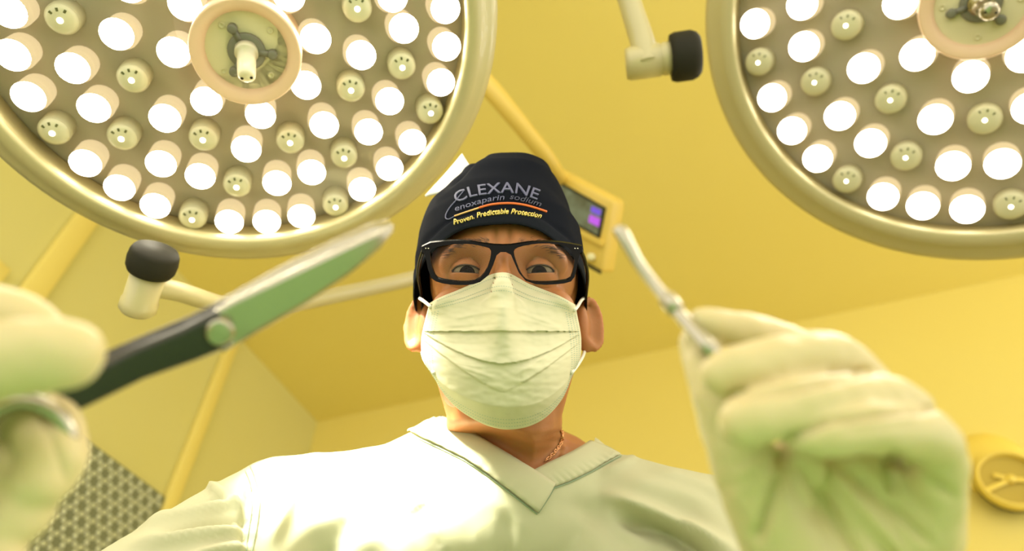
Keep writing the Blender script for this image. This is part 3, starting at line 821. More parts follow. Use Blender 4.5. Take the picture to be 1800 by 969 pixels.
_pc = {}
def base_at(poly, s):
    """point and direction at arc length fraction s of a polyline with smooth tangent"""
    key = tuple(poly)
    if key not in _pc:
        P_ = smooth_path(np.array([(a, b, 0) for a, b in poly], float), [1]*len(poly), 8)[0][:, :2]
        seg = np.linalg.norm(np.diff(P_, axis=0), axis=1); _pc[key] = (P_, seg, np.concatenate([[0], np.cumsum(seg)]))
    P_, seg, cu = _pc[key]
    L_ = cu[-1]; s_ = s*L_
    k = int(np.clip(np.searchsorted(cu, s_)-1, 0, len(seg)-1)); tt_ = (s_-cu[k])/seg[k]
    d = (P_[k+1]-P_[k])/seg[k]; return P_[k]+d*(s_-cu[k]), d

def lettering(name, text, poly, height, mat_, parent, bvh, thick=.0007, shear=0.0, bold=.0, lift=.0006):
    cu = bpy.data.curves.new('t', 'FONT'); cu.body = text; cu.size = 1; cu.shear = shear; cu.extrude = .05; cu.offset = bold; cu.resolution_u = 3
    to = bpy.data.objects.new('t', cu); col.objects.link(to)
    dg = bpy.context.evaluated_depsgraph_get(); dg.update()
    me = bpy.data.meshes.new_from_object(to.evaluated_get(dg)); bpy.data.objects.remove(to); bpy.data.curves.remove(cu)
    bm = bmesh.new(); bm.from_mesh(me); 
    bmesh.ops.subdivide_edges(bm, edges=[e for e in bm.edges if e.calc_length() > .2], cuts=2)
    bmesh.ops.triangulate(bm, faces=bm.faces); bm.to_mesh(me); bm.free()
    v = np.array([tuple(p.co) for p in me.vertices]); f = [tuple(p.vertices) for p in me.polygons]; bpy.data.meshes.remove(me)
    x0, x1 = v[:, 0].min(), v[:, 0].max(); capk = height/.72
    out = []
    for p in v:
        b_, d_ = base_at(poly, (p[0]-x0)/(x1-x0)); nrm2 = np.array([d_[1], -d_[0]])
        pp = b_+nrm2*p[1]*capk
        out.append(ray_on(bvh, pp[0], pp[1], lift+thick*(p[2]/.05)))
    return fix_normals(obj(name, np.array(out), f, mat_, parent=parent, frame='K', sm=False))
zp = lambda pts: [(780+a*.14445, 280+b*.14445) for a, b in pts]
lettering('embroidered_word', 'CLEXANE', zp([(165, 540), (300, 478), (420, 448), (560, 430), (700, 418), (830, 418), (960, 440), (1050, 470), (1130, 500)]), 18.5, M['thread_blue'], cap, cbvh, bold=.004)
lettering('embroidered_word', 'enoxaparin', zp([(150, 640), (300, 592), (450, 548), (600, 515), (740, 500)]), 9.6, M['thread_blue'], cap, cbvh, shear=.2)
lettering('embroidered_word', 'sodium', zp([(800, 492), (900, 508), (1030, 540), (1170, 585)]), 9.6, M['thread_dim'], cap, cbvh, shear=.2)
lettering('embroidered_motto', 'Proven. Predictable Protection', zp([(130, 800), (250, 768), (370, 728), (500, 698), (650, 676), (800, 668), (950, 682), (1080, 702), (1180, 722)]), 8.6, M['thread_yellow'], cap, cbvh, shear=.25, bold=.006)
def cord(name, pts, r_px, m):
    P_ = smooth_path(np.array([(a, b, 0) for a, b in pts], float), [1]*len(pts), 6)[0][:, :2]
    k_ = np.array([ray_on(cbvh, a, b, .0005) for a, b in P_])
    obj(name, *tube(k_, [r_px*.63/1200]*len(k_), n=8, sub=1), m, parent=cap, frame='K')
cord('piping_line', zp([(135, 695), (280, 645), (432, 595)]), 1.6, M['thread_peach'])
cord('piping_line', zp([(432, 595), (560, 560), (700, 543), (850, 543), (1000, 566), (1130, 603), (1248, 642)]), 2.0, M['thread_orange'])
cord('piping_line', zp([(135, 698), (70, 732), (30, 722), (34, 670), (80, 590), (150, 510), (205, 440), (250, 390)]), 1.2, M['thread_blue'])
# white tie flap standing off the cap at the left
fl = [K(813, 271, .755), K(748, 346, .735), K(806, 335, .728), K(846, 322, .728)]
fv = []
nn_ = 10
for i in range(nn_+1):
    for j in range(nn_+1):
        a_ = i/nn_; b_ = j/nn_
        top = fl[0]*(1-b_)+fl[3]*b_; bot = fl[1]*(1-b_)+fl[2]*b_
        p = top*(1-a_)+bot*a_; fv.append(p+np.array([0, 0, .004*math.sin(3*a_+2*b_)]))
tf = obj('tie_flap', np.array(fv), grid_faces(nn_+1, nn_+1), M['flap'], parent=cap, frame='K'); tf.modifiers.new('t', 'SOLIDIFY').thickness = .002
tf['label'] = 'bright white triangular tie flap'

# ---- scrub top
g = G(); torso(g, .011)
for sh, elb, wr in ((SHL, ELL, WRL), (SHR, ELR, WRR)):
    ml = sh*.38+elb*.62
    chain(g, [sh, (sh+ml)/2, ml], [.070, .071, .068], sub=3)
sv, sf = remesh(g, .0038, 10, .5)
sbv0 = BVHTree.FromPolygons([tuple(v) for v in sv], sf)
# folds
sn = vnormals(sv, sf); X_, Y_ = pix(sv)
d = .0022*nz(sv, 14)+.0016*nz(sv+3.3, 32)
def fold(x0, y0, x1, y1, wd, amp, taper=.25):
    global d
    ax = np.array([x1-x0, y1-y0], float); L_ = np.linalg.norm(ax); ax /= L_
    u = (X_-x0)*ax[0]+(Y_-y0)*ax[1]; vv_ = -(X_-x0)*ax[1]+(Y_-y0)*ax[0]
    vv_ = vv_+wd*.5*np.sin(u/L_*3)
    e_ = sstep(-taper*L_*.5, taper*L_, u)*(1-sstep(L_*(1-taper), L_*(1+taper*.5), u))
    d = d+amp*np.exp(-(vv_/wd)**2)*e_*(sn[:, 2] < .3)
for a in ((250, 930, 420, 885, 9, .008), (230, 965, 440, 935, 11, .010), (300, 905, 415, 872, 7, -.008), (365, 850, 432, 905, 7, .007), (330, 985, 440, 965, 10, .009), (270, 950, 430, 915, 7, -.008),
          (1060, 872, 1290, 972, 13, .017), (1090, 905, 1260, 1000, 15, -.022), (1120, 800, 1060, 830, 7, .003), (1090, 850, 1260, 900, 18, .006), (1150, 830, 1290, 880, 12, .004),
          (430, 969, 445, 840, 9, -.007), (470, 960, 560, 800, 14, .005), (890, 900, 880, 1000, 16, -.004), (790, 840, 700, 900, 12, .003), (1000, 880, 1120, 980, 20, -.005), (600, 830, 640, 990, 30, .006)):
    fold(*a)
sv2 = sv+sn*d[:, None]
# neck opening
def inside(poly, X, Y):
    r = np.zeros(len(X), bool); n = len(poly)
    for i in range(n):
        x0, y0 = poly[i]; x1, y1 = poly[(i+1) % n]
        c_ = ((y0 > Y) != (y1 > Y)) & (X < (x1-x0)*(Y-y0)/((y1-y0) or 1e-9)+x0); r ^= c_
    return r
VPOLY = [(700, 600), (752, 743), (800, 764), (870, 806), (934, 842), (996, 812), (1040, 790), (1100, 600)]
fc = np.array([sv2[list(f)].mean(0) for f in sf]); fx, fy = pix(fc)
cut = inside(VPOLY, fx, fy)
hole = np.linalg.norm((fc-(NB_+np.array([0, 0, .03])))*[1, .8, 1], axis=1) < .078
kz = to_world(fc)[:, 2] < to_world(PEL+np.array([0, -.04, 0]))[2]
keep = ~(cut | (hole & (fy < 790)) )
sf2 = [f for f, k in zip(sf, keep) if k]
used = sorted({i for f in sf2 for i in f}); mp_ = {a: b for b, a in enumerate(used)}
top_o = obj('scrub_top', sv2[used], [tuple(mp_[i] for i in f) for f in sf2], M['scrub'], parent=person, frame='K')
top_o['label'] = 'pale green v-neck scrub top'
bm = bmesh.new(); bm.from_mesh(top_o.data)
for _ in range(30):
    nw = {}
    for v_ in bm.verts:
        nb = [e.other_vert(v_).co for e in v_.link_edges if e.is_boundary]
        if len(nb) == 2: nw[v_] = v_.co*.4+(nb[0]+nb[1])*.3
    for v_, c_ in nw.items(): v_.co = c_
bm.to_mesh(top_o.data); bm.free()
sbvh = BVHTree.FromPolygons([tuple(v) for v in sv2], sf)
def band(name, inner, outer, off, nr=44, nc=9, m='scrub'):
    A_ = [base_at(inner, i/(nr-1))[0] for i in range(nr)]; B_ = [base_at(outer, i/(nr-1))[0] for i in range(nr)]
    vv_ = []
    for i in range(nr):
        for j in range(nc):
            t = j/(nc-1); p = A_[i]*(1-t)+B_[i]*t
            rip = .0008*math.sin(i*1.7+t*2)*sstep(.45, 1, t)
            vv_.append(ray_on(sbvh, p[0], p[1], off+rip+(.0015*math.sin(math.pi*t)), .705))
    o_ = obj(name, np.array(vv_), grid_faces(nr, nc), M[m], parent=top_o, frame='K'); fix_normals(o_)
    s_ = o_.modifiers.new('t', 'SOLIDIFY'); s_.thickness = .002; s_.offset = 0
    return o_
band('collar_band', [(936, 829), (968, 813), (1000, 798), (1020, 787), (1036, 777)], [(968, 858), (1000, 846), (1036, 829), (1062, 815), (1090, 800)], .0012)
band('collar_band', [(762, 733), (795, 746), (850, 777), (900, 807), (936, 829), (974, 853)], [(716, 757), (737, 770), (785, 792), (822, 811), (862, 838), (945, 901)], .0042)
def seam(pts, m='stitch', r=.0006, off=.0012, name='seam'):
    P_ = smooth_path(np.array([(a, b, 0) for a, b in pts], float), [1]*len(pts), 8)[0][:, :2]
    k_ = np.array([ray_on(sbvh, a, b, off) for a, b in P_]); obj(name, *tube(k_, [r]*len(k_), n=6, sub=1), M[m], parent=top_o, frame='K')
seam([(735, 772), (785, 795), (822, 814), (862, 841), (944, 904)]); seam([(946, 902), (962, 878), (975, 856)]); seam([(970, 860), (1000, 849), (1036, 832), (1064, 818), (1092, 803)])
seam([(441, 822), (452, 850), (456, 885), (450, 930), (440, 975)]); seam([(432, 830), (441, 858), (444, 890), (439, 930), (430, 975)], r=.0004)

# trousers
g = G(); g.add(*ellipsoid(PEL+np.array([0, -.03, 0]), (.172, .14, .130)))
for s_ in (-1, 1):
    hp_ = hipc+np.array([s_*.085, 0, -.02]); kn = np.array([s_*.10, hipc[1]+.0, .50]); an = np.array([s_*.11, hipc[1]+.05, .11])
    chain(g, from_world(np.array([hp_, kn, an])), [.105, .082, .075], sub=3)
tv, tf_ = remesh(g, .008, 6)
obj('trousers', tv, tf_, M['trouser'], parent=person, frame='K')

# ---- gloves
def glove(name, fingers, palm, arm_, voxel=.0014, wr=()):
    g = G()
    for pts, rad in fingers: chain(g, Ks(pts), [r*p[2]/1200 for r, p in zip(rad, pts)], sub=4)
    for c_, r_, ax in palm: g.add(*ellipsoid(c_, r_, ax))
    chain(g, arm_[0], arm_[1], sub=4)
    v, f = remesh(g, voxel, 4, .5); n = vnormals(v, f)
    X, Y = pix(v); dd = .0006*nz(v, 60)+.0005*nz(v+7, 130)
    for (x0, y0, x1, y1, wd, am) in wr:
        ax = np.array([x1-x0, y1-y0], float); L_ = np.linalg.norm(ax); ax /= L_
        u = (X-x0)*ax[0]+(Y-y0)*ax[1]; w_ = -(X-x0)*ax[1]+(Y-y0)*ax[0]
        dd = dd+am*np.exp(-(w_/wd)**2)*sstep(-.1*L_, .15*L_, u)*(1-sstep(.85*L_, 1.1*L_, u))*(n[:, 2] < .2)
    o_ = obj(name, v+n*dd[:, None], f, M['glove'], parent=person, frame='K'); o_['label'] = 'translucent off-white latex glove'; return o_
# hand on the right of the picture: index and thumb pinch the probe, the other fingers curl into the palm
fr = [([(1510, 720, .310), (1430, 632, .300), (1335, 590, .288), (1255, 572, .279), (1232, 570, .277)], [46, 38, 36, 31, 27]),            # index
      ([(1580, 780, .298), (1487, 645, .272), (1385, 632, .252), (1302, 650, .243), (1270, 660, .242)], [56, 48, 46, 45, 39]),            # middle
      ([(1620, 840, .288), (1592, 724, .262), (1465, 703, .238), (1345, 730, .226), (1308, 742, .224)], [56, 49, 48, 51, 46]),            # ring
      ([(1625, 930, .272), (1642, 785, .252), (1550, 755, .234), (1460, 760, .226), (1410, 764, .225)], [58, 50, 47, 44, 36]),            # little
      ([(1420, 1030, .270), (1350, 900, .264), (1300, 790, .262), (1262, 690, .266), (1224, 604, .282)], [90, 70, 58, 48, 31])]           # thumb
kp = lambda a, b, c: K(a, b, c)
ph = unit(kp(1560, 750, .29)-kp(1500, 1080, .285)); px_ = unit(np.array([1, .15, .05])-ph*np.dot([1, .15, .05], ph)); pz = np.cross(px_, ph)
pax = np.stack([px_, ph, pz], 0)
palm_r = [(kp(1545, 900, .284), (.034, .044, .014), pax), (kp(1600, 930, .276), (.022, .040, .014), pax), (kp(1470, 940, .274), (.020, .036, .014), pax), (kp(1440, 1000, .268), (.026, .030, .015), pax), (kp(1394, 838, .264), (.0105, .017, .010), pax), (kp(1510, 880, .270), (.026, .024, .012), pax), (kp(1610, 885, .268), (.017, .024, .012), pax)]
glove('glove', fr, palm_r, ([kp(1510, 1000, .288), WRR, WRR*.6+ELR*.4], [.031, .031, .037]),
      wr=((1285, 698, 1400, 684, 6, -.0032), (1395, 686, 1530, 650, 6, -.0032), (1375, 778, 1460, 738, 6, -.0032), (1455, 740, 1650, 716, 6, -.0032), (1372, 790, 1372, 850, 10, -.003), (1372, 845, 1330, 950, 11, -.0045), (1405, 815, 1520, 990, 10, -.0035), (1440, 810, 1600, 985, 12, .0025), (1500, 830, 1640, 960, 10, -.0030), (1560, 805, 1570, 870, 7, -.003), (1560, 800, 1680, 875, 10, -.003), (1285, 860, 1345, 940, 12, .001),
          (1290, 820, 1350, 790, 4, -.0006), (1300, 850, 1370, 815, 4, -.0006), (1310, 880, 1380, 840, 4, -.0006), (1480, 760, 1620, 745, 6, -.0008)))
# hand on the left: thumb lies on the scissor shank, fingers in and behind the rings
fl_ = [([(-260, 720, .235), (-120, 560, .235), (-20, 552, .238), (55, 578, .240), (75, 600, .240)], [70, 62, 56, 50, 44]),               # index
       ([(-280, 800, .22), (-140, 700, .205), (-20, 640, .205), (70, 628, .208), (112, 624, .210)], [92, 80, 72, 70, 64]),                 # thumb
       ([(-250, 800, .245), (-70, 690, .255), (60, 730, .250), (95, 800, .240), (70, 850, .232)], [80, 68, 58, 54, 48]),                   # middle
       ([(-260, 870, .245), (-120, 800, .25), (20, 830, .242), (40, 890, .232), (10, 930, .226)], [78, 66, 58, 54, 46]),                   # ring
       ([(-260, 950, .24), (-130, 930, .235), (-30, 950, .225), (-10, 1000, .22), (-40, 1030, .215)], [68, 58, 50, 46, 38])]               # little
ph = unit(kp(-200, 780, .235)-WRL); px_ = unit(np.array([0, -.9, .3])-ph*np.dot([0, -.9, .3], ph)); pax = np.stack([px_, ph, np.cross(px_, ph)], 0)
palm_l = [(kp(-250, 850, .232), (.034, .040, .016), pax), (kp(-270, 790, .222), (.022, .034, .016), pax)]
glove('glove', fl_, palm_l, ([kp(-300, 850, .228), WRL, WRL*.6+ELL*.4], [.026, .030, .037]), wr=((60, 690, 120, 850, 9, -.001),))

# ------------------------------------------------------------------ spectacles
def gd(px, py, off=0.0):
    return .5745+(470-py)/1200*.58*math.tan(TILT)+.016*((px-884)/140)**2+off
OUT = [(741,434),(756,427),(780,424.5),(805,423),(826,425),(844,428),(868,431),(884,431.5),(898,431),(915,428.5),(933,426),(950,425),(969,425),(988,426.5),(1004,429),(1023,433),(1023.5,441),(1019,447),(1016,460),(1013.5,473),(1010,487),(1004,495),(992,498.5),(978,500),(960,501),(942,500),(924,494),(912,480),(905,464),(898,448),(889,443.5),(880,443.5),(873,449),(867,466),(859,484),(844,496),(832,500),(820,501.5),(805,501.5),(791,500.5),(778,498.5),(766,495),(758,489),(752,473),(748,452),(746,447),(741,443)]
LL = [(756,444),(760,438),(768,434.5),(781,432),(800,429.5),(820,429),(836,430.5),(848,433),(860,436.5),(863,441),(863,448),(861,459),(857,471),(851,481),(844,489),(834,495),(822,496.3),(809,496.5),(794,495),(779,492.5),(770,490),(765,485),(760,473),(757,458)]
RL = [(903,443),(905,438.5),(910,435.5),(920,432.5),(933,430),(946,428.6),(960,428),(975,429),(987,431),(998,435),(1003,440),(1007,447),(1009.5,458),(1008.5,471),(1006,481),(1003,489),(996,493),(978,496),(960,497),(946,497),(933,496),(925,493),(919,487),(913,476),(908,463),(904.5,452)]
gl = empty('spectacles', to_world(K(884, 500, gd(884, 500)))); tag(gl, 'black thick-rimmed spectacles with clear lenses worn above the face mask', 'glasses')
bm = bmesh.new(); edges = []
for loop in (OUT, LL, RL):
    vs = [bm.verts.new(K(a, b, gd(a, b))) for a, b in loop]
    edges += [bm.edges.new((vs[i], vs[(i+1) % len(vs)])) for i in range(len(vs))]
bmesh.ops.triangle_fill(bm, use_beauty=True, edges=edges)
ret = bmesh.ops.extrude_face_region(bm, geom=list(bm.faces))
for e in ret['geom']:
    if isinstance(e, bmesh.types.BMVert): e.co += Vector((0, .0015, .0038))
bmesh.ops.recalc_face_normals(bm, faces=bm.faces)
es = [e for e in bm.edges if len(e.link_faces) == 2 and e.calc_face_angle(0) > .9]
bmesh.ops.bevel(bm, geom=es, offset=.0007, segments=2, profile=.5, affect='EDGES', clamp_overlap=True)
me = bpy.data.meshes.new('t'); bm.to_mesh(me); bm.free()
fvv = np.array([tuple(v.co) for v in me.vertices]); fff = [tuple(p.vertices) for p in me.polygons]; bpy.data.meshes.remove(me)
obj('frame', fvv, fff, M['acetate'], parent=gl, frame='K', sm=False)
for loop in (LL, RL):
    n_ = len(loop); cx_ = np.mean([p[0] for p in loop]); cy_ = np.mean([p[1] for p in loop])
    vv = []
    for k, s_ in enumerate((1.012, .7, .35, 0.02)):
        for a, b in loop:
            x_ = cx_+(a-cx_)*s_; y_ = cy_+(b-cy_)*s_; vv.append(K(x_, y_, gd(x_, y_, .0016-.0014*(1-s_*s_))))
    obj('lens', np.array(vv), grid_faces(4, n_, True)+[tuple(range(3*n_, 4*n_))], M['lens'], parent=gl, frame='K')
for s_, hx_, ex_ in ((-1, 744.5, 738), (1, 1020.5, 1029)):
    a_ = K(hx_, 440, gd(hx_, 440, .002)); b_ = hl(np.array([s_*.0815, .004, .0])); c_ = hl(np.array([s_*.083, -.012, -.022]))
    m_ = a_*.5+b_*.5+np.array([s_*.004, 0, 0])
    obj('temple', *tube([a_, a_*.8+b_*.2+np.array([s_*.003, 0, 0]), m_, b_, c_], [.0031, .0031, .003, .0026, .002], n=12, flat=.55, up=(s_*1.0, 0, 0.0)), M['acetate'], parent=gl, frame='K')
    for k in (-1, 1):
        kx = (751 if s_ < 0 else 1013)+k*2.4
        obj('hinge_pin', *ellipsoid(K(kx, 437, gd(kx, 437, -.0006)), (.0007, .0006, .0005), nu=10, nv=6), M['steel_dot'], parent=gl, frame='K')

# ------------------------------------------------------------------ face mask
TE = [(755,533),(775,522),(800,512),(825,501),(845,491),(862,483),(875,479.5),(887,479),(899,482),(912,489),(930,499),(955,509),(985,521),(1012,536)]
BE = [(762,662),(778,690),(800,715),(825,733),(850,746),(872,753),(890,755.5),(912,754),(935,748),(957,736),(977,717),(993,693),(1006,660)]
LE = [(755,533),(749,555),(743,580),(740,600),(741,622),(747,640),(762,662)]
RE = [(1012,536),(1015,555),(1020,580),(1022,600),(1021,625),(1016,640),(1006,660)]
def arc(poly, s): return base_at(poly, s)[0]
def depth_mask(u, v):
    dc = np.interp(v, [0, .10, .22, .34, .5, .68, .85, 1], [.583, .563, .546, .5415, .5435, .5435, .548, .572])
    dside = np.interp(v, [0, .2, .5, .8, 1], [.612, .618, .622, .612, .603])
    a_ = abs(u)
    base = np.interp(v, [0, .2, .35, .55, 1], [.590, .576, .566, .555, .574])   # cheek level near the nose
    nose = math.exp(-(u/.20)**2)*sstep(.75, .35, v) if False else math.exp(-(u/.20)**2)
    centre = base+(dc-base)*nose if v < .6 else dc+(base-dc)*(a_**2)*.2
    if .45 < v < .6:
        t = (v-.45)/.15; c1 = base+(dc-base)*nose; c2 = dc+(base-dc)*(a_**2)*.2; centre = c1*(1-t)+c2*t
    return centre+(dside-centre)*a_**2.3
nu_, nv_ = 96, 150
bt_k = BVHTree.FromPolygons([tuple(v) for v in bv], bf)
mv = np.zeros((nv_+1, nu_+1, 3)); mpx = np.zeros((nv_+1, nu_+1, 2))
At = [arc(TE, i/nu_) for i in range(nu_+1)]; Ab = [arc(BE, i/nu_) for i in range(nu_+1)]
Al = [arc(LE, i/nv_) for i in range(nv_+1)]; Ar = [arc(RE, i/nv_) for i in range(nv_+1)]
c00, c10, c01, c11 = [np.array(p, float) for p in (TE[0], TE[-1], BE[0], BE[-1])]
for i in range(nv_+1):
    v = i/nv_
    for j in range(nu_+1):
        s = j/nu_; u = 2*s-1
        p = (1-v)*At[j]+v*Ab[j]+(1-s)*Al[i]+s*Ar[i]-((1-v)*(1-s)*c00+(1-v)*s*c10+v*(1-s)*c01+v*s*c11)
        dd = depth_mask(u, v); a_ = 1-abs(u)
        if v < .22:
            hb = bt_k.ray_cast(Vector((0, 0, 0)), Vector(K(p[0], p[1], 1.0)).normalized())
            if hb[0] is not None and hb[0][2] < .66:
                w_ = 1-sstep(.0, .22, v); dd = min(dd, dd*(1-w_)+(hb[0][2]-.0022)*w_) if hb[0][2]-.0022 < dd else dd*(1-w_)+(hb[0][2]-.0022)*w_
        # pleats: the panel above each line laps over the one below
        pl = 0.0
        env = sstep(0, .10, a_)
        for (yl, h_, ln) in ((583, .0034, 26), (640-42*abs((p[0]-884)/118)**1.7, .0030, 22), (690-70*abs((p[0]-884)/112)**1.25, .0022 if abs(u) > .2 else .0006, 20)):
            q_ = yl-p[1]
            if q_ > 0: pl += h_*math.exp(-q_/ln)
            else: pl -= h_*.35*math.exp(q_/6.0)
        # crumple lines
        pl += .0007*noise.noise(Vector((p[0]*.035, p[1]*.09, 1.0)))+.0006*noise.noise(Vector((p[0]*.09, p[1]*.12, 4.0)))
        for (x0, y0, x1, y1, am) in ((800, 560, 862, 548, .0011), (905, 545, 985, 575, .0010), (915, 560, 990, 580, .0008), (790, 578, 868, 572, -.0009), (795, 640, 870, 665, .0012), (975, 615, 905, 660, .0012)):
            ax = np.array([x1-x0, y1-y0], float); L_ = np.linalg.norm(ax); ax /= L_
            uu = (p[0]-x0)*ax[0]+(p[1]-y0)*ax[1]; ww = -(p[0]-x0)*ax[1]+(p[1]-y0)*ax[0]
            if -5 < uu < L_+5: pl += am*math.exp(-(ww/3.5)**2)*sstep(-5, 12, uu)*(1-sstep(L_-12, L_+5, uu))
        mv[i, j] = K(p[0], p[1], dd-pl*env); mpx[i, j] = p
fm = empty('face_mask', to_world(mv[nv_, nu_//2])); tag(fm, 'pale mint pleated surgical mask covering nose and chin', 'face mask')
mo = obj('pleated_panel', mv.reshape(-1, 3), grid_faces(nv_+1, nu_+1), M['mask'], parent=fm, frame='K'); fix_normals(mo)
mo.modifiers.new('t', 'SOLIDIFY').thickness = .0009
mbvh = BVHTree.FromPolygons([tuple(v) for v in mv.reshape(-1, 3)], grid_faces(nv_+1, nu_+1))
def at_uv(s, v):
    i = min(max(v*nv_, 0), nv_-1e-6); j = min(max(s*nu_, 0), nu_-1e-6); i0, j0 = int(i), int(j); a_, b_ = i-i0, j-j0
    return mpx[i0, j0]*(1-a_)*(1-b_)+mpx[i0+1, j0]*a_*(1-b_)+mpx[i0, j0+1]*(1-a_)*b_+mpx[i0+1, j0+1]*a_*b_
g = G()
def dash(p, d_, l=2.0, w_=.75):
    d_ = np.asarray(d_, float); d_ /= np.linalg.norm(d_); n_ = np.array([-d_[1], d_[0]])
    qd = [p-d_*l/2-n_*w_/2, p+d_*l/2-n_*w_/2, p+d_*l/2+n_*w_/2, p-d_*l/2+n_*w_/2]
    g.add([ray_on(mbvh, a[0], a[1], .0003) for a in qd], [(0, 1, 2, 3)])
for v in (.030, .088, .116):
    for k in range(4, 66): 
        s = (k+.5)/70; p = at_uv(s, v); dash(p, at_uv(s+.01, v)-at_uv(s-.01, v))
for v in (.932, .955, .978):
    for k in range(5, 65):
        s = (k+.5)/70; p = at_uv(s, v); dash(p, at_uv(s+.01, v)-at_uv(s-.01, v))
for e_ in (0, 1):
    for c_ in (.02, .042, .064, .086):
        s = c_ if e_ == 0 else 1-c_
        for k in range(6, 40):
            v = (k+.5)/42; p = at_uv(s, v); dash(p, (1, 0), 2.0, .9)
so = obj('embossed_dots', g.V(), g.f, M['mask_dot'], parent=mo, frame='K', sm=False); so['kind'] = 'stuff'
for s_ in (0, 1):
    for k in (0, 1):
        p = at_uv(.10 if s_ == 0 else .90, .075)
obj('ear_loop', *tube([ray_on(mbvh, 759, 540, .001), K(748, 532, .630), K(738, 525, .664), hl(np.array([-.083, .010, -.012])), hl(np.array([-.084, -.015, -.030])), hl(np.array([-.080, -.045, -.012])), K(750, 640, .640), ray_on(mbvh, 765, 655, .001)], [.0016]*8, n=8), M['elastic'], parent=fm, frame='K')
obj('ear_loop', *tube([ray_on(mbvh, 1008, 545, .001), K(1016, 538, .630), K(1023, 527, .664), hl(np.array([.083, .010, -.012])), hl(np.array([.084, -.015, -.030])), hl(np.array([.079, -.045, -.012])), K(1018, 638, .640), ray_on(mbvh, 1003, 655, .001)], [.0016]*8, n=8), M['elastic'], parent=fm, frame='K')

# ------------------------------------------------------------------ the body lies under mask and scrub top
nbody = len(bv)
VIN = [(740, 735), (762, 733), (795, 746), (850, 777), (900, 807), (936, 829), (968, 813), (1000, 798), (1020, 787), (1036, 777), (1050, 760)]
def seg_dist(x, y, a, b):
    ax, ay = b[0]-a[0], b[1]-a[1]; t = max(0, min(1, ((x-a[0])*ax+(y-a[1])*ay)/(ax*ax+ay*ay))); return math.hypot(x-a[0]-ax*t, y-a[1]-ay*t)
for i in range(nbody):
    p = bv[i]
    if p[2] > .78 or p[2] < .4: continue
    px_i, py_i = pix(p)
    if not ((690 < px_i < 1120 and 470 < py_i < 1000) or (250 < px_i < 1400 and 780 < py_i < 1150)): continue
    d_ = Vector(p/p[2]).normalized()
    if py_i < 765:
        h = mbvh.ray_cast(Vector((0, 0, 0)), d_)
        if h[0] is not None and p[2] < h[0][2]+.0035: p = p*((h[0][2]+.0035)/p[2]); bv[i] = p
    if py_i > 735:
        inv = inside(VPOLY, np.array([px_i]), np.array([py_i]))[0]
        h = sbvh.ray_cast(Vector((0, 0, 0)), d_)
        if h[0] is not None and p[2] < h[0][2]+.005:
            w_ = 1.0
            if inv:
                dm = min(seg_dist(px_i, py_i, VIN[k], VIN[k+1]) for k in range(len(VIN)-1)); w_ = (1-sstep(6, 55, dm))*sstep(738, 775, py_i)
            bv[i] = p*(1+w_*((h[0][2]+.005)/p[2]-1))
body_v[:nbody] = bv
person.data.vertices.foreach_set('co', (to_world(body_v)-FOOT).astype(np.float32).ravel()); person.data.update()

# ------------------------------------------------------------------ necklace
bbv = BVHTree.FromPolygons([tuple(v) for v in bv], bf)
npath = [(985, 756), (986, 766), (984, 779), (978, 791), (969, 802), (958, 812)]
P_ = smooth_path(np.array([(a, b, 0) for a, b in npath], float), [1]*len(npath), 12)[0][:, :2]
k_ = np.array([ray_on(bbv, a, b, .0014) for a, b in P_])
sd = np.concatenate([[0], np.cumsum(np.linalg.norm(np.diff(k_, axis=0), axis=1))])
nl = empty('necklace', to_world(k_[-1])); tag(nl, 'thin rose gold twisted chain at the side of the neck', 'necklace')
nlk = int(sd[-1]/.0021); link_cache = []
for i in range(nlk):
    s = (i+.5)*sd[-1]/nlk; p = np.array([np.interp(s, sd, k_[:, c]) for c in range(3)]); p2 = np.array([np.interp(min(s+.002, sd[-1]), sd, k_[:, c]) for c in range(3)])
    a_, b_, d_ = frame_of(p2-p+1e-9); ang = i*1.1; e_ = a_*math.cos(ang)+b_*math.sin(ang)
    ring = [p+d_*.0021*math.cos(t)+e_*.0014*math.sin(t) for t in np.linspace(0, 2*math.pi, 13)]
    obj('chain_link', *tube(ring, [.00045]*13, n=6, sub=1, caps=False), M['gold'], parent=nl, frame='K')

# ------------------------------------------------------------------ instruments
# curved probe in the right-hand glove
pr = empty('curved_probe', to_world(K(1250, 615, .262)))
pp = Ks([(1084, 400, .292), (1092, 409, .291), (1103, 428, .289), (1122, 462, .286), (1150, 500, .282), (1180, 535, .277), (1208, 568, .271), (1240, 604, .264), (1262, 628, .262)])
obj('shaft', *tube(pp, [.0027, .0034, .0030, .0026, .0026, .0028, .0031, .0036, .0036], n=14, flat=.7, up=(.4, .3, -1)), M['steel'], parent=pr, frame='K')
rg = unit(pp[5]-pp[4])
obj('collar', *lathe([(.0030, -.004), (.0036, -.003), (.0036, .003), (.0030, .004)], pp[5], rg, 16), M['steel'], parent=pr, frame='K')
tag(pr, 'slender curved steel probe pinched in the glove on the right', 'probe')
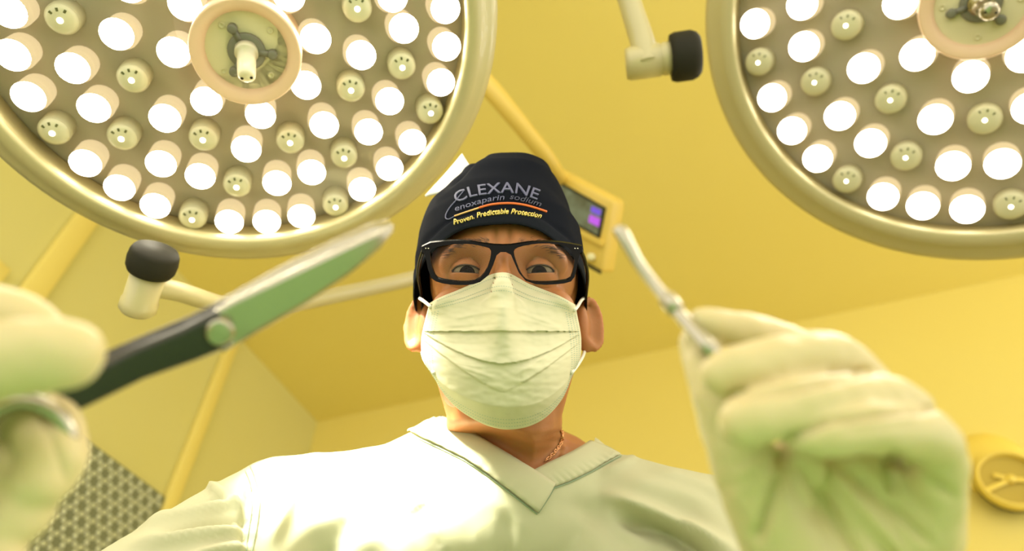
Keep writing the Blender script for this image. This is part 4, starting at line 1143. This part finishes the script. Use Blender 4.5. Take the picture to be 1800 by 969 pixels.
# scissors in the left-hand glove
sc_ = empty('surgical_scissors', to_world(K(385, 575, .285)))
def bar(name, pts, halfw, thick, dz, m=M['steel'], nd=(.05, -.22, -.95)):
    """pts: (px, py, depth); flat bar whose broad side faces the viewer's lower right"""
    P = Ks(pts); v = []
    for i in range(len(P)):
        d_ = unit(P[min(i+1, len(P)-1)]-P[max(i-1, 0)]); nr_ = unit(np.array(nd)-d_*np.dot(nd, d_)); w_ = np.cross(d_, nr_)
        hw = halfw[i]; t_ = thick[i]
        for (a_, b_) in ((-1, .55), (-.75, 1), (.75, 1), (1, .4), (1, -.7), (-1, -.7)):
            v.append(P[i]+w_*hw*a_+nr_*t_*b_+np.array([0, 0, dz]))
    n_ = 6; f = grid_faces(len(P), n_, True)+[tuple(range(n_)), tuple(range((len(P)-1)*n_, len(P)*n_))]
    o_ = obj(name, np.array(v), f, m, parent=sc_, frame='K', sm=False); fix_normals(o_); return bevel_mesh(o_, .0006, 2)
bar('blade', [(372, 590, .285), (430, 556, .290), (520, 508, .296), (600, 462, .303), (660, 424, .308), (688, 402, .311)], [.0085, .0088, .0080, .0062, .0036, .0012], [.0026]*5+[.0014], 0, nd=(0, -.45, -.9))
bar('blade', [(330, 588, .289), (400, 545, .295), (500, 488, .302), (590, 440, .309), (655, 407, .313), (686, 394, .316)], [.0075, .0075, .0072, .0062, .0046, .0028], [.0034]*5+[.002], .004, nd=(.0, .75, -.65))
bar('shank', [(395, 576, .284), (330, 606, .278), (240, 640, .268), (140, 690, .256), (60, 728, .247), (20, 760, .243)], [.0085, .0075, .0068, .0062, .0058, .005], [.003]*6, 0, M['shank_reflection'], nd=(0, -.45, -.9))
bar('shank', [(400, 556, .289), (330, 586, .283), (240, 621, .273), (140, 664, .261), (60, 697, .253), (-20, 720, .250)], [.0080, .0070, .0062, .0058, .0055, .005], [.003]*6, .005, M['shank_reflection'], nd=(0, .3, -.9))
sn_ = unit(np.array([.40, -.25, -.85]))
obj('pivot_screw', *lathe([(.0058, 0), (.0058, .0052), (.0048, .0062), (.001, .0064)], K(386, 578, .284), sn_, 24), M['steel'], parent=sc_, frame='K')
for (cxp, cyp, dp) in ((40, 800, .236), (-70, 690, .240)):
    ring = [K(cxp, cyp, dp)+np.array([.0145*math.cos(t), .0185*math.sin(t), .004*math.cos(t)]) for t in np.linspace(0, 2*math.pi, 29)]
    obj('finger_ring', *tube(ring, [.0030]*29, n=10, sub=1, caps=False), M['steel'], parent=sc_, frame='K')
tag(sc_, 'closed steel scissors with a round pivot held in the glove on the left', 'scissors')
